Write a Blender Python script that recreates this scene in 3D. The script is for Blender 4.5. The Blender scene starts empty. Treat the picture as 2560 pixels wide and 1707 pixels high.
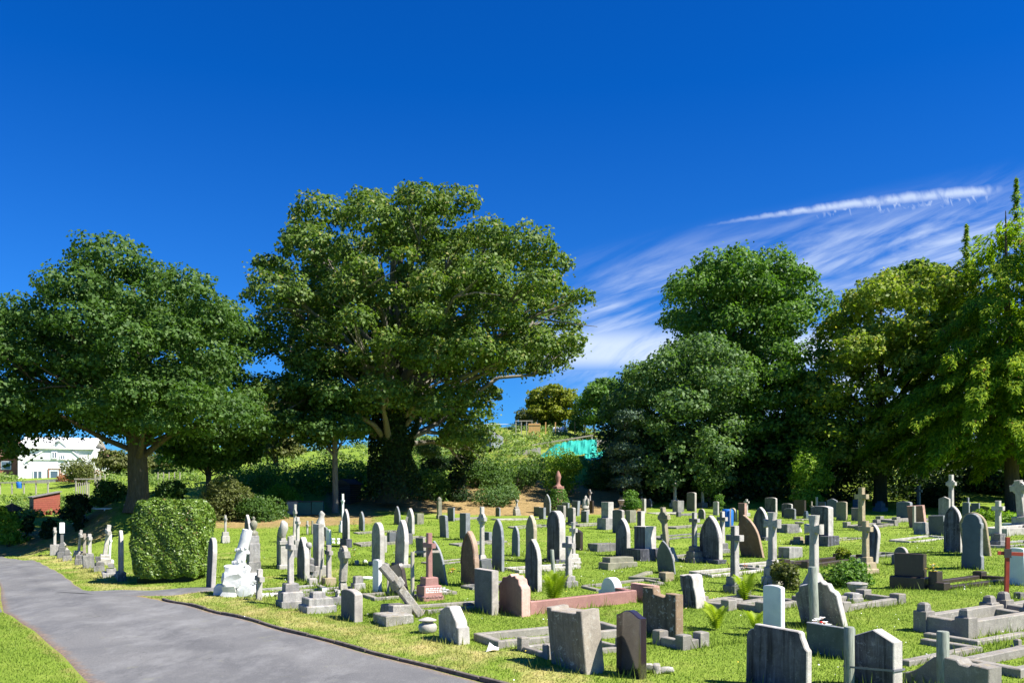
import bpy, bmesh, math, random
import numpy as np
from mathutils import Vector, Matrix

random.seed(7); np.random.seed(7)
S = bpy.context.scene
COL = S.collection
R = math.radians

# ------------------------------------------------------------------ camera
F, CX, HY, CH = 2200.0, 1280.0, 1240.0, 2.33      # focal length (px of the 2560 wide photo), centre, horizon, eye height
cam_d = bpy.data.cameras.new("camera"); cam = bpy.data.objects.new("camera", cam_d); COL.objects.link(cam)
cam.location = (0, 0, CH); cam.rotation_euler = (R(90), 0, 0)
cam_d.sensor_width = 36; cam_d.lens = 36 * F / 2560
cam_d.shift_y = (HY - 853.5) / 2560
cam_d.clip_start = 0.1; cam_d.clip_end = 3000
S.camera = cam

# ------------------------------------------------------------------ world, sun, exposure
SUN_AZ, SUN_EL = 66.0, 50.0                       # degrees from -Y towards +X, and above the horizon
sdir = Vector((math.sin(R(SUN_AZ)) * math.cos(R(SUN_EL)), -math.cos(R(SUN_AZ)) * math.cos(R(SUN_EL)), math.sin(R(SUN_EL))))
world = bpy.data.worlds.new("World"); S.world = world; world.use_nodes = True
wt = world.node_tree; wn = wt.nodes; wl = wt.links; wn.clear()
def WN(t, **k):
    n = wn.new(t)
    for a, b in k.items(): setattr(n, a, b)
    return n
wout = WN("ShaderNodeOutputWorld"); bg = WN("ShaderNodeBackground"); bg.inputs[1].default_value = 0.066
sky = WN("ShaderNodeTexSky", sky_type='NISHITA', sun_disc=False, sun_elevation=R(SUN_EL))
sky.sun_rotation = math.atan2(sdir.x, sdir.y); sky.air_density = 1.0; sky.dust_density = 0.2; sky.ozone_density = 3.0
def wmath(op, a, b=None, c=None):
    n = WN("ShaderNodeMath", operation=op)
    for i, v in enumerate((a, b, c)):
        if v is None: continue
        if isinstance(v, (int, float)): n.inputs[i].default_value = v
        else: wl.new(v, n.inputs[i])
    return n.outputs[0]
tint = WN("ShaderNodeMixRGB", blend_type='MULTIPLY'); tint.inputs[0].default_value = 1
wl.new(sky.outputs[0], tint.inputs[1])
tc0 = WN("ShaderNodeTexCoord"); sp0 = WN("ShaderNodeSeparateXYZ"); wl.new(tc0.outputs["Generated"], sp0.inputs[0])
trp = WN("ShaderNodeValToRGB"); trp.color_ramp.elements[0].position = 0.0; trp.color_ramp.elements[0].color = (0.17, 0.52, 1.0, 1); trp.color_ramp.elements[1].position = 0.42; trp.color_ramp.elements[1].color = (0.012, 0.375, 1.0, 1)
wl.new(sp0.outputs[2], trp.inputs[0]); wl.new(trp.outputs[0], tint.inputs[2])
# cirrus: direction projected on the cloud layer's tangent plane towards +Y
tc = WN("ShaderNodeTexCoord"); sp = WN("ShaderNodeSeparateXYZ"); wl.new(tc.outputs["Generated"], sp.inputs[0])
ysafe = wmath('MAXIMUM', sp.outputs[1], 0.02)
u = wmath('DIVIDE', sp.outputs[0], ysafe); v = wmath('DIVIDE', sp.outputs[2], ysafe)
front = wmath('GREATER_THAN', sp.outputs[1], 0.05)
# streak axes: cirrus fibres rise towards the right at about 22 degrees
ca, sa = math.cos(R(20)), math.sin(R(20))
s_al = wmath('ADD', wmath('MULTIPLY', u, ca), wmath('MULTIPLY', v, sa))
s_ac = wmath('SUBTRACT', wmath('MULTIPLY', v, ca), wmath('MULTIPLY', u, sa))
def sstep(x, a, b):
    n = WN("ShaderNodeMapRange", interpolation_type='SMOOTHSTEP'); wl.new(x, n.inputs[0])
    n.inputs[1].default_value = a; n.inputs[2].default_value = b; return n.outputs[0]
cmb = WN("ShaderNodeCombineXYZ"); wl.new(wmath('MULTIPLY', s_al, 2.2), cmb.inputs[0]); wl.new(wmath('MULTIPLY', s_ac, 10.0), cmb.inputs[1])
nz = WN("ShaderNodeTexNoise"); nz.inputs["Scale"].default_value = 1.6; nz.inputs["Detail"].default_value = 9; nz.inputs["Roughness"].default_value = 0.62; nz.inputs["Distortion"].default_value = 1.5
wl.new(cmb.outputs[0], nz.inputs["Vector"])
cmb2 = WN("ShaderNodeCombineXYZ"); wl.new(wmath('MULTIPLY', s_al, 5.0), cmb2.inputs[0]); wl.new(wmath('MULTIPLY', s_ac, 38.0), cmb2.inputs[1])
nz2 = WN("ShaderNodeTexNoise"); nz2.inputs["Scale"].default_value = 1.3; nz2.inputs["Detail"].default_value = 8; nz2.inputs["Distortion"].default_value = 1.2
wl.new(cmb2.outputs[0], nz2.inputs["Vector"])
fib = wmath('ADD', wmath('MULTIPLY', nz.outputs[0], 0.7), wmath('MULTIPLY', nz2.outputs[0], 0.3))
dens = sstep(fib, 0.36, 0.74)
# cirrus bank: to the right of u=0.0, below a rising upper edge
top = wmath('ADD', wmath('MULTIPLY', wmath('ADD', u, -0.10), 0.20), 0.275)
under = sstep(wmath('SUBTRACT', top, v), -0.02, 0.07)
right = sstep(u, 0.0, 0.12)
m_c = wmath('MULTIPLY', wmath('MULTIPLY', dens, under), wmath('MULTIPLY', right, 0.92))
# low bank near the hill
lowb = wmath('MULTIPLY', sstep(v, 0.135, 0.16), wmath('SUBTRACT', 1.0, sstep(v, 0.17, 0.205)))
lowm = wmath('MULTIPLY', wmath('MULTIPLY', lowb, sstep(u, -0.02, 0.07)), wmath('MULTIPLY', sstep(nz.outputs[0], 0.2, 0.5), 0.85))
# contrail: a thin ragged line, broader to the right
cl = wmath('ADD', wmath('MULTIPLY', wmath('SUBTRACT', u, 0.21), 0.118), 0.311)
cl = wmath('SUBTRACT', cl, wmath('MULTIPLY', wmath('POWER', wmath('SUBTRACT', u, 0.40), 2.0), 0.16))
nz3 = WN("ShaderNodeTexNoise"); nz3.inputs["Scale"].default_value = 75; nz3.inputs["Detail"].default_value = 6
cmb3 = WN("ShaderNodeCombineXYZ"); wl.new(wmath('MULTIPLY', s_al, 1.0), cmb3.inputs[0]); wl.new(wmath('MULTIPLY', s_ac, 0.5), cmb3.inputs[1]); wl.new(cmb3.outputs[0], nz3.inputs["Vector"])
dd = wmath('SUBTRACT', v, wmath('ADD', cl, wmath('MULTIPLY', wmath('SUBTRACT', nz3.outputs[0], 0.55), 0.006)))
wid = wmath('ADD', 0.0018, wmath('MULTIPLY', sstep(u, 0.2, 0.46), 0.0042))
# the lower side is ragged and longer than the upper side
ddn = wmath('DIVIDE', wmath('ABSOLUTE', dd), wid)
con = wmath('SUBTRACT', 1.0, sstep(ddn, 0.0, 1.6))
nz4 = WN("ShaderNodeTexNoise"); nz4.inputs["Scale"].default_value = 130; nz4.inputs["Detail"].default_value = 5; nz4.inputs["Distortion"].default_value = .6; wl.new(cmb3.outputs[0], nz4.inputs["Vector"])
below = wmath('SUBTRACT', cl, v)
fringe = wmath('MULTIPLY', wmath('MULTIPLY', sstep(below, 0.0, 0.004), wmath('SUBTRACT', 1.0, sstep(below, 0.006, 0.021))), wmath('MULTIPLY', sstep(nz4.outputs[0], 0.46, 0.66), wmath('MULTIPLY', sstep(u, 0.27, 0.42), 0.8)))
con = wmath('MAXIMUM', con, fringe)
conm = wmath('MULTIPLY', wmath('MULTIPLY', con, wmath('MULTIPLY', sstep(u, 0.19, 0.36), wmath('SUBTRACT', 1.0, sstep(u, 0.53, 0.57)))), wmath('MULTIPLY', sstep(nz3.outputs[0], 0.15, 0.6), 0.75))
cloud = wmath('MULTIPLY', wmath('MAXIMUM', wmath('MAXIMUM', m_c, lowm), conm), front)
mixc = WN("ShaderNodeMixRGB"); wl.new(cloud, mixc.inputs[0]); wl.new(tint.outputs[0], mixc.inputs[1]); mixc.inputs[2].default_value = (5.3, 6.1, 7.4, 1)
wl.new(mixc.outputs[0], bg.inputs[0]); wl.new(bg.outputs[0], wout.inputs[0])
sun_d = bpy.data.lights.new("sun", 'SUN'); sun_d.energy = 4.8; sun_d.angle = R(0.5); sun_d.color = (1, 0.955, 0.88)
sun = bpy.data.objects.new("sun", sun_d); COL.objects.link(sun); sun.rotation_euler = sdir.to_track_quat('Z', 'Y').to_euler()
S.view_settings.view_transform = 'Standard'; S.view_settings.look = 'None'; S.view_settings.gamma = 1
S.view_settings.use_curve_mapping = False; S.view_settings.exposure = 1.22
S.cycles.max_bounces = 6; S.cycles.transparent_max_bounces = 6

# ------------------------------------------------------------------ materials
MATS = {}
class NT:
    def __init__(s, name):
        s.m = bpy.data.materials.new(name); s.m.use_nodes = True
        s.t = s.m.node_tree; s.n = s.t.nodes; s.l = s.t.links
        s.b = s.n["Principled BSDF"]; MATS[name] = s.m
    def N(s, t, **k):
        n = s.n.new(t)
        for a, b in k.items(): setattr(n, a, b)
        return n
    def set(s, inp, v):
        if hasattr(v, 'is_output') or isinstance(v, bpy.types.NodeSocket): s.l.new(v, inp)
        else: inp.default_value = v
    def noise(s, vec, scale, detail=5, rough=0.55, dist=0.0):
        n = s.N("ShaderNodeTexNoise"); n.inputs["Scale"].default_value = scale; n.inputs["Detail"].default_value = detail
        n.inputs["Roughness"].default_value = rough; n.inputs["Distortion"].default_value = dist
        if vec is not None: s.l.new(vec, n.inputs["Vector"])
        return n.outputs[0]
    def ramp(s, x, stops, interp='LINEAR'):
        n = s.N("ShaderNodeValToRGB"); r = n.color_ramp; r.interpolation = interp
        while len(r.elements) < len(stops): r.elements.new(0.5)
        for e, (p, c) in zip(r.elements, stops):
            e.position = p; e.color = tuple(c) + (1,) if isinstance(c, (tuple, list)) else (c, c, c, 1)
        s.l.new(x, n.inputs[0]); return n.outputs[0]
    def mix(s, f, a, b, mode='MIX'):
        n = s.N("ShaderNodeMixRGB", blend_type=mode)
        for i, v in enumerate((f, a, b)):
            if isinstance(v, bpy.types.NodeSocket): s.l.new(v, n.inputs[i])
            elif isinstance(v, (tuple, list)): n.inputs[i].default_value = tuple(v)[:3] + (1,)
            elif i: n.inputs[i].default_value = (v, v, v, 1)
            else: n.inputs[i].default_value = v
        return n.outputs[0]
    def math(s, op, a, b=0.0):
        n = s.N("ShaderNodeMath", operation=op)
        for i, v in enumerate((a, b)):
            if isinstance(v, bpy.types.NodeSocket): s.l.new(v, n.inputs[i])
            else: n.inputs[i].default_value = v
        return n.outputs[0]
    def mapping(s, vec, scale=(1, 1, 1)):
        n = s.N("ShaderNodeMapping"); n.inputs["Scale"].default_value = scale; s.l.new(vec, n.inputs[0]); return n.outputs[0]
    def bump(s, h, strength=0.4, dist=0.02):
        n = s.N("ShaderNodeBump"); n.inputs["Strength"].default_value = strength; n.inputs["Distance"].default_value = dist
        s.l.new(h, n.inputs["Height"]); s.l.new(n.outputs[0], s.b.inputs["Normal"])
    def obj_vec(s):
        tc = s.N("ShaderNodeTexCoord"); oi = s.N("ShaderNodeObjectInfo")
        a = s.N("ShaderNodeVectorMath", operation='ADD'); s.l.new(tc.outputs["Object"], a.inputs[0])
        cx = s.N("ShaderNodeCombineXYZ")
        m = s.math('MULTIPLY', oi.outputs["Random"], 37.0)
        s.l.new(m, cx.inputs[0]); s.l.new(m, cx.inputs[2]); s.l.new(cx.outputs[0], a.inputs[1])
        s.rnd = oi.outputs["Random"]; return a.outputs[0]

def stone(name, base, dark=None, lichen=(0.50, 0.50, 0.44), lich=0.25, streak=0.3, rough=0.85, grain=0.25, spec=0.3, bump=0.5, var=0.25):
    t = NT(name); vec = t.obj_vec()
    dark = dark or tuple(c * 0.45 for c in base)
    lo = tuple(c * (1 - grain) for c in base); hi = tuple(min(1, c * (1 + grain)) for c in base)
    g = t.noise(vec, 70, 4, 0.7); c = t.ramp(g, [(0.3, lo), (0.7, hi)])
    big = t.noise(vec, 3.2, 7, 0.68, 0.6); c = t.mix(t.ramp(big, [(0.40, 0.0), (0.68, 0.75)]), c, dark)
    st = t.noise(t.mapping(vec, (11, 11, 0.9)), 1.0, 5, 0.6); c = t.mix(t.math('MULTIPLY', t.ramp(st, [(0.46, 0.0), (0.66, 1.0)]), streak), c, dark)
    st2 = t.noise(t.mapping(vec, (17, 17, 1.3)), 1.3, 4, 0.6)
    c = t.mix(t.math('MULTIPLY', t.ramp(st2, [(0.55, 0.0), (0.7, 1.0)]), streak * 0.6), c, tuple(min(1, x * 1.5) for x in base))
    if lich > 0:
        l = t.noise(vec, 16, 6, 0.75, 0.3); l2 = t.noise(vec, 2.5, 3)
        f = t.math('MULTIPLY', t.ramp(l, [(0.56, 0.0), (0.62, 1.0)]), t.ramp(l2, [(0.38, 0.0), (0.62, 1.0)]))
        c = t.mix(t.math('MULTIPLY', f, min(1, lich * 2)), c, lichen)
        y = t.noise(vec, 9, 5, 0.7); geo = t.N("ShaderNodeNewGeometry"); sx = t.N("ShaderNodeSeparateXYZ"); t.l.new(geo.outputs["Normal"], sx.inputs[0])
        up = t.ramp(sx.outputs[2], [(0.15, 0.15), (0.8, 1.0)])
        c = t.mix(t.math('MULTIPLY', t.math('MULTIPLY', t.ramp(y, [(0.52, 0.0), (0.64, 0.8)]), up), min(1, lich * 1.6)), c, (0.34, 0.25, 0.09))
    v = t.math('ADD', t.math('MULTIPLY', t.rnd, var), 1 - var / 2)
    c = t.mix(1.0, c, v, 'MULTIPLY')
    t.l.new(c, t.b.inputs["Base Color"]); t.b.inputs["Roughness"].default_value = rough; t.b.inputs["Specular IOR Level"].default_value = spec
    h = t.math('ADD', t.math('MULTIPLY', g, 0.35), t.math('MULTIPLY', big, 1.2)); t.bump(h, bump, 0.02)
    return t.m
stone("grey_limestone", (0.337, 0.322, 0.299), (0.094, 0.094, 0.094), lich=0.3, streak=0.4)
stone("pale_stone", (0.47, 0.44, 0.39), (0.19, 0.175, 0.155), lich=0.2, streak=0.3)
stone("weathered_stone", (0.216, 0.208, 0.196), (0.056, 0.056, 0.058), lich=0.35, streak=0.5, bump=0.7)
stone("slate", (0.122, 0.130, 0.133), (0.072, 0.077, 0.081), lich=0.06, streak=0.15, grain=0.1, rough=0.6, bump=0.15, var=0.2)
stone("green_slate", (0.120, 0.144, 0.132), (0.068, 0.080, 0.076), lich=0.1, streak=0.15, grain=0.12, rough=0.65, bump=0.15)
stone("blue_slate", (0.09, 0.122, 0.155), (0.06, 0.085, 0.11), lich=0.0, streak=0.15, grain=0.1, rough=0.6, bump=0.1)
stone("streaked_slate", (0.105, 0.108, 0.13), (0.014, 0.015, 0.022), lich=0.08, streak=1.0, grain=0.15, rough=0.7, bump=0.25)
stone("marbled_slate", (0.125, 0.128, 0.145), (0.015, 0.015, 0.02), lichen=(0.36, 0.37, 0.42), lich=0.3, streak=0.9, grain=0.15, bump=0.3)
stone("pink_granite", (0.36, 0.19, 0.16), (0.26, 0.13, 0.115), lich=0.05, streak=0.1, grain=0.35, rough=0.6, bump=0.15)
stone("pink_granite_dull", (0.25, 0.145, 0.12), (0.13, 0.08, 0.07), lich=0.1, streak=0.25, grain=0.3, rough=0.7, bump=0.25)
stone("brown_sandstone", (0.198, 0.117, 0.077), (0.090, 0.054, 0.041), lichen=(0.36, 0.34, 0.25), lich=0.3, streak=0.2, bump=0.4)
stone("yellow_sandstone", (0.37, 0.30, 0.185), (0.17, 0.14, 0.09), lich=0.3, streak=0.3, bump=0.4)
stone("olive_stone", (0.235, 0.225, 0.16), (0.11, 0.11, 0.08), lich=0.25, streak=0.25, bump=0.4)
stone("lichened_stone", (0.160, 0.132, 0.092), (0.036, 0.032, 0.024), lichen=(0.50, 0.50, 0.46), lich=0.55, streak=0.6, bump=0.8)
stone("buff_stone", (0.217, 0.188, 0.150), (0.076, 0.067, 0.054), lichen=(0.46, 0.46, 0.40), lich=0.45, streak=0.6, bump=0.6)
stone("concrete", (0.27, 0.25, 0.215), (0.14, 0.13, 0.115), lich=0.25, streak=0.25, bump=0.6)
stone("dark_granite", (0.145, 0.145, 0.142), (0.08, 0.08, 0.08), lichen=(0.3, 0.3, 0.3), lich=0.1, streak=0.1, grain=0.45, bump=0.3)
stone("rough_granite", (0.31, 0.29, 0.25), (0.11, 0.10, 0.085), lich=0.4, streak=0.1, grain=0.45, bump=1.0)
stone("brown_black_granite", (0.05, 0.036, 0.026), (0.028, 0.02, 0.016), lich=0.04, streak=0.3, rough=0.38, spec=0.5, bump=0.1)
stone("white_stone", (0.78, 0.78, 0.75), (0.62, 0.63, 0.62), lich=0.03, streak=0.12, grain=0.05, rough=0.7, bump=0.15, var=0.06)
stone("white_paint", (0.70, 0.70, 0.68), (0.45, 0.45, 0.44), lich=0.0, streak=0.1, grain=0.04, rough=0.6, bump=0.5, var=0.0)
stone("black_polished", (0.035, 0.026, 0.028), (0.028, 0.02, 0.022), lich=0, streak=0, rough=0.09, spec=0.6, grain=0.2, bump=0.0, var=0)
MATS["black_polished"].node_tree.nodes["Principled BSDF"].inputs["IOR"].default_value = 2.3; MATS["black_polished"].node_tree.nodes["Principled BSDF"].inputs["Specular IOR Level"].default_value = 0.5
stone("red_sandstone", (0.34, 0.17, 0.13), (0.16, 0.085, 0.07), lich=0.1, streak=0.3, bump=0.3)

for _n, _c in (("edge_pale", (0.50, 0.465, 0.42)), ("edge_granite", (0.43, 0.385, 0.34)), ("edge_slate", (0.27, 0.285, 0.30)), ("edge_pink", (0.56, 0.33, 0.265)), ("edge_brown", (0.42, 0.29, 0.20)), ("edge_lichen", (0.30, 0.21, 0.13)), ("edge_olive", (0.42, 0.36, 0.25)), ("edge_buff", (0.36, 0.315, 0.255))):  # side-face copies: pale sawn stone, with a sunlit look put into the colour
    stone(_n, _c, tuple(x * .5 for x in _c), lich=0.25, streak=0.2, bump=0.5)
EDGE = {"grey_limestone": "edge_pale", "weathered_stone": "edge_pale", "streaked_slate": "edge_pale", "marbled_slate": "edge_pale", "dark_granite": "edge_granite", "slate": "edge_slate", "green_slate": "edge_slate", "blue_slate": "edge_slate",
        "pink_granite_dull": "edge_pink", "brown_sandstone": "edge_brown", "lichened_stone": "edge_lichen", "olive_stone": "edge_olive", "buff_stone": "edge_buff"}

def plain(name, col, rough=0.7, spec=0.3, noise=0.15, scale=8, stretch=(1, 1, 1), bump=0.2, metal=0.0):
    t = NT(name); vec = t.obj_vec(); n = t.noise(t.mapping(vec, stretch), scale, 5, 0.6)
    c = t.ramp(n, [(0.3, tuple(x * (1 - noise) for x in col)), (0.7, tuple(min(1, x * (1 + noise)) for x in col))])
    t.l.new(c, t.b.inputs["Base Color"]); t.b.inputs["Roughness"].default_value = rough; t.b.inputs["Specular IOR Level"].default_value = spec
    t.b.inputs["Metallic"].default_value = metal
    if bump: t.bump(n, bump, 0.01)
    return t.m
plain("weathered_wood", (0.36, 0.33, 0.27), noise=0.45, scale=3, stretch=(30, 30, 2), bump=0.5)
plain("green_wood", (0.25, 0.27, 0.22), noise=0.45, scale=3, stretch=(30, 30, 2), bump=0.5)
plain("new_timber", (0.55, 0.33, 0.12), noise=0.25, scale=3, stretch=(20, 20, 2))
plain("red_paint", (0.34, 0.055, 0.03), 0.5, noise=0.2)
plain("red_cladding", (0.28, 0.075, 0.05), 0.7, noise=0.15)
plain("brown_cladding", (0.16, 0.11, 0.07), 0.8, noise=0.2)
plain("black_cladding", (0.03, 0.035, 0.045), 0.7, noise=0.2)
plain("felt_roof", (0.20, 0.19, 0.175), 0.9, noise=0.2)
plain("dark_felt", (0.06, 0.055, 0.055), 0.9, noise=0.2)
plain("white_render", (0.82, 0.82, 0.80), 0.8, noise=0.04, scale=2)
plain("white_upvc", (0.85, 0.85, 0.85), 0.35, noise=0.02)
plain("window_glass", (0.10, 0.14, 0.18), 0.08, 0.8, noise=0.1, bump=0)
plain("brick", (0.35, 0.14, 0.09), 0.9, noise=0.3, scale=20)
plain("roof_tile", (0.30, 0.17, 0.13), 0.85, noise=0.25, scale=15)
plain("white_tile", (0.75, 0.74, 0.72), 0.8, noise=0.1, scale=15)
plain("blue_plastic", (0.02, 0.13, 0.45), 0.4, noise=0.05)
plain("green_plastic", (0.01, 0.09, 0.08), 0.4, noise=0.1)
plain("turquoise_net", (0.02, 0.32, 0.25), 0.7, noise=0.25, scale=6)
plain("green_net", (0.02, 0.20, 0.16), 0.7, noise=0.25, scale=6)
plain("white_plastic", (0.8, 0.82, 0.84), 0.4, noise=0.05)
plain("glass_pane", (0.22, 0.27, 0.28), 0.15, 0.6, noise=0.2, scale=3, bump=0)
plain("grey_metal", (0.30, 0.30, 0.30), 0.5, noise=0.2)
plain("soil", (0.16, 0.10, 0.065), 1, noise=0.3, scale=12, bump=1)
plain("band_strap", (0.16, 0.165, 0.18), 0.5, noise=0.1)
plain("kerb_edge", (0.12, 0.10, 0.085), 0.95, noise=0.5, scale=9, bump=1)
for nme, cc in (("petal_red", (0.75, 0.03, 0.02)), ("petal_white", (0.85, 0.85, 0.82)), ("petal_pink", (0.8, 0.12, 0.3)), ("petal_yellow", (0.85, 0.62, 0.08)),
                ("petal_orange", (0.85, 0.25, 0.06)), ("petal_purple", (0.4, 0.15, 0.45)), ("petal_blue", (0.3, 0.35, 0.7))):
    plain(nme, cc, 0.6, noise=0.1)
def bark(name, a, b):
    t = NT(name); vec = t.obj_vec(); n = t.noise(t.mapping(vec, (6, 6, 1.2)), 2.0, 7, 0.7)
    t.l.new(t.ramp(n, [(0.3, a), (0.7, b)]), t.b.inputs["Base Color"]); t.b.inputs["Roughness"].default_value = 0.95; t.bump(n, 0.9, 0.06)
bark("bark", (0.045, 0.033, 0.022), (0.13, 0.10, 0.07)); bark("grey_bark", (0.09, 0.08, 0.065), (0.26, 0.235, 0.19)); bark("ivy_bark", (0.02, 0.025, 0.012), (0.06, 0.06, 0.03))

def leafmat(name, lo, mid, hi, accent=None, acc=0.0, rough=0.55, spec=0.25, trans=0.35):
    t = NT(name)
    a = t.N("ShaderNodeAttribute", attribute_name="rnd"); g = t.N("ShaderNodeNewGeometry")
    n = t.noise(g.outputs["Position"], 0.35, 3)
    f = t.math('ADD', t.math('MULTIPLY', a.outputs["Fac"], 0.6), t.math('MULTIPLY', n, 0.5))
    stops = [(0.1, lo), (0.5, mid), (0.92, hi)]
    c = t.ramp(f, stops)
    if accent:
        k = t.math('GREATER_THAN', t.math('FRACT', t.math('MULTIPLY', a.outputs["Fac"], 13.7)), 1 - acc)
        c = t.mix(k, c, accent)
    t.l.new(c, t.b.inputs["Base Color"]); t.b.inputs["Roughness"].default_value = rough; t.b.inputs["Specular IOR Level"].default_value = spec
    tr = t.N("ShaderNodeBsdfTranslucent"); t.l.new(t.mix(1.0, c, (1.3, 1.5, 0.5), 'MULTIPLY'), tr.inputs[0])
    mx = t.N("ShaderNodeMixShader"); mx.inputs[0].default_value = trans
    t.l.new(t.b.outputs[0], mx.inputs[1]); t.l.new(tr.outputs[0], mx.inputs[2]); t.l.new(mx.outputs[0], t.n["Material Output"].inputs[0])
leafmat("leaf_dark", (0.03, 0.07, 0.014), (0.066, 0.132, 0.026), (0.125, 0.205, 0.045))
leafmat("leaf_sycamore", (0.045, 0.085, 0.016), (0.10, 0.165, 0.03), (0.19, 0.26, 0.055), (0.28, 0.27, 0.08), 0.05)
leafmat("leaf_mid", (0.045, 0.105, 0.018), (0.092, 0.185, 0.028), (0.165, 0.275, 0.05))
leafmat("leaf_bluish", (0.05, 0.10, 0.035), (0.092, 0.17, 0.05), (0.18, 0.265, 0.09))
leafmat("leaf_chestnut", (0.07, 0.125, 0.014), (0.175, 0.245, 0.028), (0.34, 0.39, 0.06), (0.42, 0.36, 0.08), 0.04)
leafmat("leaf_conifer", (0.035, 0.09, 0.010), (0.13, 0.22, 0.014), (0.42, 0.50, 0.028), (0.28, 0.16, 0.04), 0.015, rough=0.7, spec=0.15, trans=0.45)
leafmat("leaf_olive", (0.07, 0.09, 0.025), (0.12, 0.14, 0.04), (0.18, 0.19, 0.06))
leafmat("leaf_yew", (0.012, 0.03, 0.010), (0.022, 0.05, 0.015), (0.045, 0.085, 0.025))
leafmat("leaf_lime", (0.103, 0.196, 0.017), (0.184, 0.310, 0.023), (0.299, 0.414, 0.046))
leafmat("leaf_gold", (0.09, 0.13, 0.012), (0.18, 0.215, 0.018), (0.30, 0.31, 0.03))
leafmat("leaf_hedge", (0.05, 0.10, 0.012), (0.11, 0.19, 0.02), (0.22, 0.31, 0.04), (0.20, 0.12, 0.04), 0.02, rough=0.42, spec=0.5, trans=0.15)
leafmat("leaf_veg", (0.096, 0.156, 0.036), (0.156, 0.240, 0.054), (0.264, 0.336, 0.096), (0.540, 0.504, 0.300), 0.03)
leafmat("leaf_red", (0.20, 0.06, 0.03), (0.30, 0.11, 0.05), (0.34, 0.2, 0.08))
leafmat("leaf_fern", (0.16, 0.24, 0.015), (0.27, 0.36, 0.02), (0.40, 0.46, 0.05))
leafmat("leaf_spruce", (0.06, 0.10, 0.075), (0.11, 0.17, 0.12), (0.18, 0.25, 0.18))

def ground_colour(t, pos, dry):
    n1 = t.noise(pos, 0.45, 4, 0.6); n2 = t.noise(pos, 2.4, 5, 0.65); n3 = t.noise(pos, 14, 4, 0.7)
    f = t.math('ADD', t.math('MULTIPLY', n1, 0.45), t.math('ADD', t.math('MULTIPLY', n2, 0.35), t.math('MULTIPLY', n3, 0.3)))
    g = t.ramp(f, [(0.36, (0.125, 0.205, 0.022)), (0.55, (0.205, 0.295, 0.036)), (0.74, (0.30, 0.36, 0.065))])
    s = t.noise(t.mapping(pos, (1.0, 0.55, 1)), 1.3, 6, 0.7)
    d = t.ramp(t.math('ADD', dry, t.math('MULTIPLY', t.math('SUBTRACT', s, 0.5), 1.5)), [(0.36, 0.0), (0.75, 1.0)])
    d = t.math('MULTIPLY', d, t.math('GREATER_THAN', dry, 0.02))
    c = t.mix(d, g, t.ramp(n2, [(0.3, (0.40, 0.36, 0.10)), (0.7, (0.56, 0.47, 0.20))]))
    return c, n3, s
t = NT("turf"); gp = t.N("ShaderNodeNewGeometry"); at = t.N("ShaderNodeAttribute", attribute_name="dry"); ab = t.N("ShaderNodeAttribute", attribute_name="bare_shade")
c, n3, s_ = ground_colour(t, gp.outputs["Position"], at.outputs["Fac"])
bn = t.noise(gp.outputs["Position"], 1.1, 7, 0.7)
bf = t.ramp(t.math('ADD', ab.outputs["Fac"], t.math('MULTIPLY', t.math('SUBTRACT', bn, 0.5), 0.9)), [(0.35, 0.0), (0.62, 1.0)])
bf = t.math('MULTIPLY', bf, t.math('GREATER_THAN', ab.outputs["Fac"], 0.02))
bare_shade = t.ramp(t.noise(gp.outputs["Position"], 3.5, 6, 0.7), [(0.3, (0.16, 0.095, 0.045)), (0.5, (0.33, 0.24, 0.10)), (0.72, (0.44, 0.28, 0.15))])
c = t.mix(bf, c, bare_shade)
t.l.new(c, t.b.inputs["Base Color"]); t.b.inputs["Roughness"].default_value = 1; t.b.inputs["Specular IOR Level"].default_value = 0.1
t.bump(t.math('ADD', n3, t.noise(gp.outputs["Position"], 40, 3)), 0.9, 0.05)
t = NT("grass_blade"); gp = t.N("ShaderNodeNewGeometry"); at = t.N("ShaderNodeAttribute", attribute_name="dry"); ar = t.N("ShaderNodeAttribute", attribute_name="rnd")
c, n3, s_ = ground_colour(t, gp.outputs["Position"], at.outputs["Fac"])
c = t.mix(1.0, c, t.math('ADD', 0.7, t.math('MULTIPLY', ar.outputs["Fac"], 0.65)), 'MULTIPLY')
t.l.new(c, t.b.inputs["Base Color"]); t.b.inputs["Roughness"].default_value = 0.55; t.b.inputs["Specular IOR Level"].default_value = 0.25
tr = t.N("ShaderNodeBsdfTranslucent"); t.l.new(c, tr.inputs[0]); mx = t.N("ShaderNodeMixShader"); mx.inputs[0].default_value = 0.5
t.l.new(t.b.outputs[0], mx.inputs[1]); t.l.new(tr.outputs[0], mx.inputs[2]); t.l.new(mx.outputs[0], t.n["Material Output"].inputs[0])
# asphalt: u across the road, v along it
t = NT("asphalt"); uv = t.N("ShaderNodeUVMap"); su = t.N("ShaderNodeSeparateXYZ"); t.l.new(uv.outputs[0], su.inputs[0]); gp = t.N("ShaderNodeNewGeometry")
P_ = gp.outputs["Position"]
c = t.ramp(t.noise(P_, 55, 4, 0.8), [(0.3, (0.07, 0.07, 0.069)), (0.7, (0.215, 0.21, 0.20))])
c = t.mix(t.ramp(t.noise(P_, 0.55, 6, 0.65, 0.5), [(0.42, 0.0), (0.62, 0.55)]), c, (0.085, 0.085, 0.087))
edge = t.math('MULTIPLY', t.math('SUBTRACT', su.outputs[0], 0.5), 2.0)
wear = t.ramp(t.math('ABSOLUTE', edge), [(0.0, 0.6), (0.22, 0.15), (0.5, 0.0), (0.8, 0.1)])
c = t.mix(t.math('MULTIPLY', wear, t.ramp(t.noise(P_, 1.3, 4), [(0.35, 0.2), (0.65, 1.0)])), c, (0.07, 0.07, 0.073))
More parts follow.
